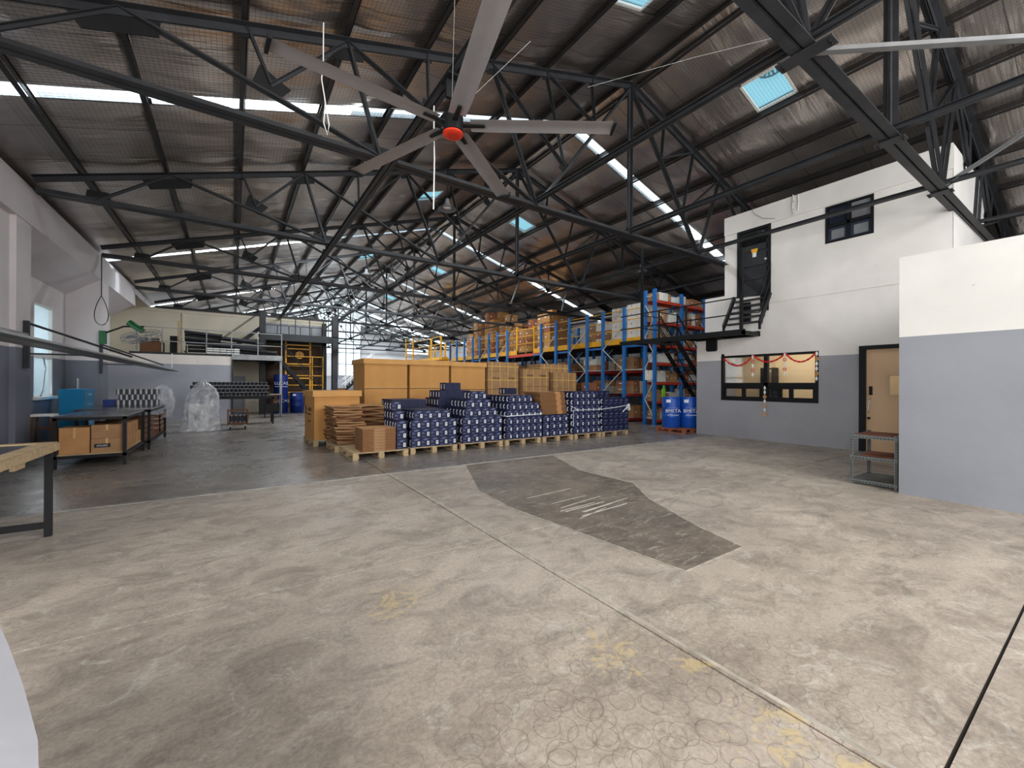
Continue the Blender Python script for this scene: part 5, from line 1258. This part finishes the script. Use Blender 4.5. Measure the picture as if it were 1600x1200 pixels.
for k in range(16):
    a = 2*PI*k/16; MB().tube([cagept(a, .05, .2), cagept(a, .3, .19), cagept(a, .46, .1), cagept(a, .45, 0), cagept(a, .1, -.03)], .004, 4).build('cage_rib', M['grey'], wf)
for k in range(3):
    a = 2*PI*k/3; m_ = MB(); m_.quad(cagept(a, .06, .05), cagept(a+.9, .12, .11), cagept(a+.55, .40, .11), cagept(a+.1, .40, .05)); m_.build('blade', M['far_grey'], wf)

# wrapped tins on the second table and on the far bench
def tin_mesh():
    m_ = MB(); m_.cyl((0,0,0), (0,0,1), .5, 12, 0); m_.cyl((0,0,.15), (0,0,.85), .515, 12, 1, cap=False); return m_.mesh('tin', [M['can'], M['can_label']], True)
TM = tin_mesh(); TM2 = MB().cyl((0,0,0), (0,0,1), .5, 12, 0).mesh('tin', [M['can']], True)
def tins(x0, y0, z0, nx, ny, nz, d, h, mesh, where, off=True):
    for l in range(nz):
        for i in range(nx-(l % 2 if off else 0)):
            for j in range(ny):
                o = link('tin', mesh, None, (x0+(i+.5+(.5*(l % 2) if off else 0))*d, y0+j*d, z0+l*h), random.random()*3, (d*.97, d*.97, h*.985))
                tag(o, 'tin %s, %s layer, %s across%s' % (where, LAY[l], ordn(i), '' if j == 0 else ', row behind'), 'tin', 'tins '+where)
tins(-2.42, 13.9, .935, 8, 2, 3, .105, .135, TM2, 'in the silver block on the second table')
tins(-1.25, 18.1, 1.045, 19, 1, 4, .125, .125, TM, 'in the dark wall of tins on the far bench')
bt2 = table('work_bench', 'black framed bench carrying the dark tins, by the cross wall', -1.3, 1.25, 17.8, 18.6, 1.04, .05, 'black', lw=.06, shelf=None)
ds = MB(); ds.box(-2.64, -2.42, 13.9, 14.2, .935, 1.08); tag(ds.build('dark_box', M['darkblue'], at=(-2.6, 13.9, .935), world=True), 'small dark blue box beside the silver tins on the table', 'box')
# polythene sheets
def drape(name, lab, cx, cy, z0, rings, n=26, seed=3):
    rnd = random.Random(seed); m_ = MB(); Pn = []
    folds = [rnd.choice((-1, 1))*rnd.random() for _ in range(n)]
    for q, (z, rx, ry, ox) in enumerate(rings):
        f = q/(len(rings)-1)
        for i in range(n):
            a = 2*PI*i/n; w = 1+.09*folds[(i+q*(seed % 2)) % n]*(1-.5*f)+.04*math.sin(4*a+q*.8+seed)
            sq = 1/max(abs(math.cos(a)), abs(math.sin(a)))**.75
            Pn.append((ox+rx*w*sq*math.cos(a), ry*w*sq*math.sin(a), z-z0+.03*rnd.uniform(-1, 1)*(z > z0+.02)))
    k = len(rings); F = []
    for r_ in range(k-1):
        for i in range(n):
            F += [(r_*n+i, r_*n+(i+1) % n, (r_+1)*n+(i+1) % n), (r_*n+i, (r_+1)*n+(i+1) % n, (r_+1)*n+i)]
    m_.add(Pn, F); m_.f.append(tuple((k-1)*n+i for i in range(n))); m_.m.append(0)
    o = m_.build(name, M['film'], at=(cx, cy, z0)); tag(o, lab, 'plastic sheet'); return o
drape('polythene_cover', 'crumpled clear plastic sheet draped over a machine beside the far bench', -.85, 16.25, .012, [(.012, .56, .40, 0), (.12, .50, .37, 0), (.45, .46, .35, 0.02), (.8, .44, .34, .03), (1.12, .40, .32, .05), (1.3, .30, .24, .06), (1.45, .17, .14, .04), (1.6, .03, .02, .06)])
mc = empty('wrapped_machine', (-.85, 16.3, 0)); tag(mc, 'pale cabinet machine standing under the clear plastic sheet', 'machine')
P(MB().box(-1.15, -.65, 16.1, 16.5, 0.02, .85), 'cabinet', 'white', mc); P(MB().box(-1.0, -.85, 16.09, 16.1, .35, .6), 'panel', 'grey', mc); P(MB().box(-1.1, -.6, 16.15, 16.45, .9, 1.2), 'head', 'far_grey', mc); P(MB().box(-.9, -.8, 16.2, 16.3, .85, .9), 'neck', 'grey', mc)
drape('polythene_cover', 'bunched plastic sheet hanging over the end of the second table', -1.6, 14.7, .55, [(.55, .10, .12, .1), (.8, .2, .25, .04), (1.05, .26, .3, 0), (1.3, .2, .22, 0), (1.42, .06, .08, 0)], 26, 8)
# crates under second table
for i, (x, y) in enumerate(((-2.5, 12.5), (-2.5, 13.4), (-2.4, 14.2))):
    r = empty('slatted_crate', (x, y, .222)); tag(r, 'dark slatted crate under the second table, %s along' % ordn(i), 'crate', 'crates under the second table')
    for z in (0, .12, .24, .36): MB().box(0, .8, 0, .02, z, z+.08).build('slat', M['wood_dark'], r); MB().box(.78, .8, 0, .7, z, z+.08).build('slat', M['wood_dark'], r)
    for xx in (0, .76): MB().box(xx, xx+.04, .02, .06, 0, .44).build('post', M['wood_dark'], r)
# trolley with tins
tl = empty('wooden_trolley', (.12, 16.3, 0)); tag(tl, 'small wooden trolley on castors loaded with tins', 'trolley')
P(MB().box(-.17, .40, 16.0, 16.55, .16, .22), 'deck', 'wood_dark', tl)
for x in (-.17, .36): P(MB().box(x, x+.04, 16.0, 16.55, .22, .66), 'side_frame', 'wood_dark', tl)
P(MB().box(-.17, .40, 15.98, 16.0, .60, .66), 'rail', 'wood_dark', tl)
for x in (-.09, .32):
    for y in (16.06, 16.48):
        m_ = MB(); m_.cyl((x-.018, y, .06), (x+.018, y, .06), .06, 14); w_ = P(m_, 'wheel', 'rubber', tl); m_ = MB(); m_.box(x-.03, x+.03, y-.02, y+.02, .10, .16); P(m_, 'fork', 'galv', tl)
for i in range(4): o = link('tin', TM, None, (-.06+i*.12, 16.12, .222), i, (.11, .11, .26)); tag(o, 'tall dark tin standing on the wooden trolley, %s from left' % ordn(i), 'tin', 'tins on the trolley')
# black stand with grey unit near the column
st_ = empty('black_side_table', (1.45, 21.0, 0)); tag(st_, 'small side table with pale top and dark bin by the dark column', 'table')
P(MB().box(1.1, 1.75, 20.8, 21.2, 1.0, 1.03), 'tabletop', 'wood', st_)
for x in (1.12, 1.70): P(MB().box(x, x+.03, 20.82, 20.85, 0, 1.0), 'leg', 'black', st_); P(MB().box(x, x+.03, 21.15, 21.18, 0, 1.0), 'leg', 'black', st_)
P(MB().box(1.16, 1.69, 20.9, 21.15, .25, .6), 'bin', 'black', st_)
P(MB().box(1.35, 1.6, 20.9, 21.1, .62, .98), 'stored_boards', 'wood_dark', st_)

# ================================================================ LEFT PLATFORM
pf = empty('storage_platform', (0, 21.2, 2.6)); tag(pf, 'steel edged storage platform over the cross wall', 'platform')
P(MB().box(-3.3, 1.8, 21.12, 25.6, 2.625, 2.70), 'deck', 'steel', pf)
P(MB().box(-.08, 1.8, 21.06, 21.12, 2.5, 2.72), 'edge_channel', 'steel_light', pf)
P(MB().box(1.74, 1.80, 21.12, 25.6, 2.5, 2.62), 'edge_channel', 'steel_light', pf)
P(MB().box(1.70, 1.79, 21.1, 21.19, 0, 2.5), 'column', 'steel_light', pf); P(MB().box(1.66, 1.83, 21.06, 21.23, 0, .015), 'base_plate', 'steel', pf)
P(MB().box(-.08, -.02, 21.06, 21.12, 0, 2.5), 'column', 'steel', pf)
pr_ = empty('platform_railing', (-.6, 21.1, 2.7)); tag(pr_, 'grey pipe railing along the left storage platform', 'railing')
for z in (3.12, 3.65): P(MB().box(-3.12, 1.78, 21.08, 21.11, z, z+.03), 'rail', 'steel_light', pr_)
for x in (-3.10, -2.35, -1.8, -.95, -.1, .85, 1.75): P(MB().box(x, x+.035, 21.08, 21.115, 2.72, 3.66), 'post', 'steel_light', pr_)
# things on the platform
bx = empty('brown_open_carton', (-2.95, 21.5, 2.705)); tag(bx, 'dark brown open carton at the left end of the platform', 'carton')
MB().box(-.1, .6, 0, .5, 0, .42).build('body', M['wood_dark'], bx)
for a, b in ((-.1, .15), (.2, .5)): MB().hexa([(a,0,.42),(b,0,.42),(b,.02,.42),(a,.02,.42),(a+.05,-.1,.52),(b,-.12,.55),(b,-.1,.56),(a+.05,-.08,.53)]).build('flap', M['wood_dark'], bx)
tag(MB().box(-2.15, -1.82, 21.6, 22.2, 2.705, 3.40).build('black_case', M['black'], at=(-2, 21.6, 2.705), world=True), 'black upright case between carton and pipes on the platform', 'case')
tag(MB().box(-1.9, -1.78, 21.45, 21.52, 2.705, 4.0).build('timber_plank', M['wood'], at=(-1.85, 21.5, 2.705), world=True), 'pale plank standing upright behind the platform rail', 'plank')
for i, (x0, x1, z, ty) in enumerate(((-1.7, -.45, 3.62, -.10), (-1.7, -.4, 3.50, -.08), (-1.7, .9, 3.30, -.16), (-1.65, 1.0, 3.16, -.12), (-1.7, -.5, 3.36, -.07), (-.4, 1.1, 3.42, -.14), (-.45, .8, 3.44, -.1), (-1.6, .0, 3.0, 0), (-1.6, .2, 2.86, 0), (.2, 1.6, 3.0, -.12), (.2, 1.65, 2.88, -.12))):
    y = 21.75+.16*(i % 3); m_ = MB(); m_.cyl((x0, y, z), (x1, y, z+ty), .065, 12); m_.cyl((x1-.02, y, z+ty+.001), (x1+.03, y, z+ty-.003), .078, 12)
    tag(m_.build('metal_pipe', M['steel'], at=(x0, y, z), world=True, smooth=True), 'dark grey metal duct lying on the platform stack, %s from the top' % ordn(i), 'pipe', 'ducts stacked on the platform')
fr_ = empty('pipe_rack', (-.2, 22.3, 2.705)); tag(fr_, 'low steel frame under the stacked ducts', 'rack')
for x in (-1.7, -1.0, -.3, .4, 1.1): P(MB().box(x, x+.04, 22.3, 22.34, 2.705, 3.1), 'post', 'steel', fr_)
for x in (-1.7, -.3, 1.1): P(MB().box(x, x+.05, 21.6, 22.3, 2.78, 2.82), 'bearer', 'steel', fr_)
for k in range(3):
    for q in range(5): 
        o = tag(MB().box(0, .22, 0, .1, 0, .05).build('white_bar', M['white'], at=(-.95+q*.235, 21.45, 2.74+k*.09)), 'white bar end in low stack on platform, %s row, %s along' % (ordn(k), ordn(q)), 'bar', 'white bars stacked on the platform')
# inclined stair to the rear gallery
sr = empty('gallery_stair', (.5, 24.6, 2.7)); tag(sr, 'dark steel stair rising from the platform to the hoist tower', 'stairs')
for y in (24.3, 24.9): P(MB().bar((-.6, y, 2.72), (1.1, y, 4.3), .05, .14), 'stringer', 'steel', sr); P(MB().bar((-.6, y, 3.55), (1.1, y, 5.1), .03, .03), 'handrail', 'steel', sr)
for i in range(8):
    t = (i+.5)/8; P(MB().box(-.6+1.7*t-.1, -.6+1.7*t+.1, 24.33, 24.87, 2.72+1.58*t, 2.74+1.58*t), 'tread', 'steel', sr)
# hoist tower
ht = empty('hoist_tower', (2.9, 23.6, 0)); tag(ht, 'dark grey steel goods hoist tower with two columns and a cross beam', 'tower')
for x0, x1, y, z1 in ((1.02, 1.28, 23.4, 5.0), (4.30, 4.58, 23.4, 5.05), (4.1, 4.32, 25.1, 4.85)):
    m_ = MB(); m_.box(x0, x1, y, y+.02, 0, z1); m_.box(x0, x1, y+.24, y+.26, 0, z1); m_.box((x0+x1)/2-.01, (x0+x1)/2+.01, y+.02, y+.24, 0, z1); m_.box(x0, x0+.012, y, y+.26, 0, z1); P(m_, 'column', 'steel', ht)
P(MB().box(1.28, 4.30, 23.4, 23.62, 3.62, 3.92), 'cross_beam', 'steel', ht)
P(MB().box(1.28, 4.30, 25.1, 25.3, 3.62, 3.92), 'cross_beam', 'steel', ht)
P(MB().box(1.02, 4.58, 23.4, 25.4, 3.92, 3.96), 'deck', 'steel', ht)
P(MB().box(1.28, 4.30, 23.42, 23.46, 4.75, 4.79), 'rail', 'steel', ht); P(MB().box(1.28, 4.30, 23.42, 23.46, 4.35, 4.38), 'rail', 'steel', ht)
for x in (1.9, 2.55, 3.2, 3.85): P(MB().box(x, x+.04, 23.42, 23.46, 3.96, 4.8), 'post', 'steel', ht)
for i, x in enumerate((1.4, 1.95, 2.5, 3.05, 3.6)): P(MB().box(x, x+.5, 25.45, 25.48, 3.96, 4.72), 'wall_sheet', 'far_grey', ht)
P(MB().bar((4.45, 23.5, 4.6), (5.0, 23.5, 5.05), .10, .10), 'knee_brace', 'steel', ht)
P(MB().box(1.3, 4.1, 25.5, 25.55, .3, 3.6), 'back_sheet', 'dark_brown', ht)
cgy = empty('hoist_cage', (3.0, 24.5, 0)); tag(cgy, 'yellow painted hoist cage inside the dark tower', 'cage')
for x in (2.22, 3.38): P(MB().box(x, x+.08, 24.6, 24.68, .1, 4.0 if x < 3 else 3.95), 'post', 'yellow', cgy)
for z in (1.0, 1.75, 2.5, 3.3, 3.5): P(MB().box(2.22, 3.46, 24.6, 24.66, z, z+.06), 'bar', 'yellow', cgy)
for x in (3.98, 3.46): P(MB().box(x, x+.04, 24.3, 24.34, .4, 2.95), 'gate_post', 'yellow', cgy)
for z in (.9, 1.4, 1.9, 2.4, 2.9): P(MB().box(2.3, 4.02, 24.3, 24.33, z, z+.03), 'gate_bar', 'yellow', cgy)
m_ = MB(); m_.cyl((2.9, 24.56, 3.0), (2.9, 24.60, 3.0), .20, 20); P(m_, 'round_sign', 'yellow', cgy)
m_ = MB(); m_.tube([(2.9+.13*math.cos(a), 24.55, 3.0+.13*math.sin(a)) for a in [2*PI*k/16 for k in range(16)]], .012, 5, closed=True); m_.box(2.88, 2.92, 24.54, 24.56, 2.93, 3.07); P(m_, 'sign_emblem', 'wood_dark', cgy)
# ground stair from the platform
gs = empty('platform_stair', (2.6, 22.6, 0)); tag(gs, 'dark steel stair from the platform down toward the cartons', 'stairs')
for y in (22.2, 22.9): P(MB().bar((1.85, y, 2.55), (3.9, y, .05), .05, .15), 'stringer', 'black', gs); P(MB().bar((1.85, y, 3.45), (3.9, y, .95), .03, .03), 'handrail', 'black', gs)
for i in range(10):
    t = (i+.5)/10; P(MB().box(1.85+2.05*t-.1, 1.85+2.05*t+.1, 22.25, 22.85, 2.5-2.45*t, 2.52-2.45*t), 'tread', 'steel', gs)
drum(1.98, 24.7 if False else 24.0, 0, .33, 1.95, 'tall dark blue cylindrical tank beside the hoist tower', None, 0, 'darkblue', False, 'tank')
_t = [o for o in bpy.data.objects if o.name.startswith('plastic_drum') and o.get('category') == 'tank'][0]
text("LUCAS", .2, 'label', _t, (0, -.35, 1.5), (PI/2, 0, 0)); text("LUCAS", .2, 'label', _t, (.05, -.35, .62), (PI/2, 0, 0)); MB().box(-.28, .28, -.345, -.34, 1.33, 1.35).build('underline', M['label'], _t); _t.name = 'storage_tank'
drum(2.72, 24.0, 0, .32, 1.05, 'short dark blue drum between the tank and the cartons', None, 0, 'darkblue', True)
# kit behind the far end: staircase and pale block by the glazed gable
fs = empty('far_stair', (9.6, 42, 0)); tag(fs, 'white railed stair in front of the bright far gable', 'stairs')
for y in (41.0, 42.0):
    P(MB().bar((8.6, y, .8), (11.4, y, 3.4), .06, .2), 'stringer', 'black', fs)
    for dz in (.5, 1.0): P(MB().bar((8.6, y, .9+dz), (11.4, y, 3.5+dz), .05, .05), 'handrail', 'white', fs)
for i in range(12):
    t = (i+.5)/12; P(MB().box(8.6+2.8*t-.12, 8.6+2.8*t+.12, 41.0, 42.0, .8+2.6*t, .84+2.6*t), 'tread', 'far_grey', fs)
    if i % 2 == 0: P(MB().box(8.6+2.8*t-.02, 8.6+2.8*t+.02, 41.0, 41.04, .85+2.6*t, 1.85+2.6*t), 'baluster', 'white', fs)
tag(MB().box(11.4, 15.6, 41.0, 44.8, 0, 4.1).build('pale_block_room', M['wall_far'], at=(13, 42, 0), world=True), 'pale grey block room near the far gable', 'building')
tag(MB().box(6.9, 11.3, 42.6, 42.8, 0, 1.9).build('low_partition', M['wall_far'], at=(9, 42.7, 0), world=True), 'low grey partition below the far stair', 'partition')
for k in range(5): carton(5.1+(k % 2)*.45, 26.0, .0+(k//2)*.42, .42, .42, .4, 'brown', 'stack behind the hoist column')
for k in range(6): carton(6.3+k*.6, 27.0, 0, .5, .5, 1.0+.1*(k % 3), 'white' if k % 2 else 'reddish', 'row of goods behind the tall kraft cartons')

# pale sheet-covered bench end at the lower left corner
sb = MB(); edge = [(-.69, 2.20), (-.565, 1.90), (-.455, 1.62), (-.36, 1.36), (-.31, 1.18), (-.27, .9), (-1.3, .9), (-1.6, 2.3)]
sb.prism(edge, .0, .70); tag(sb.build('sheet_covered_bench', mat('pale_lilac_sheet', srgb(166, 165, 170), .6, var=.05, scale=2, bump=.2, bscale=6), at=(-.8, 1.6, 0), world=True), 'pale grey sheet-covered bench at the lower left corner', 'bench')
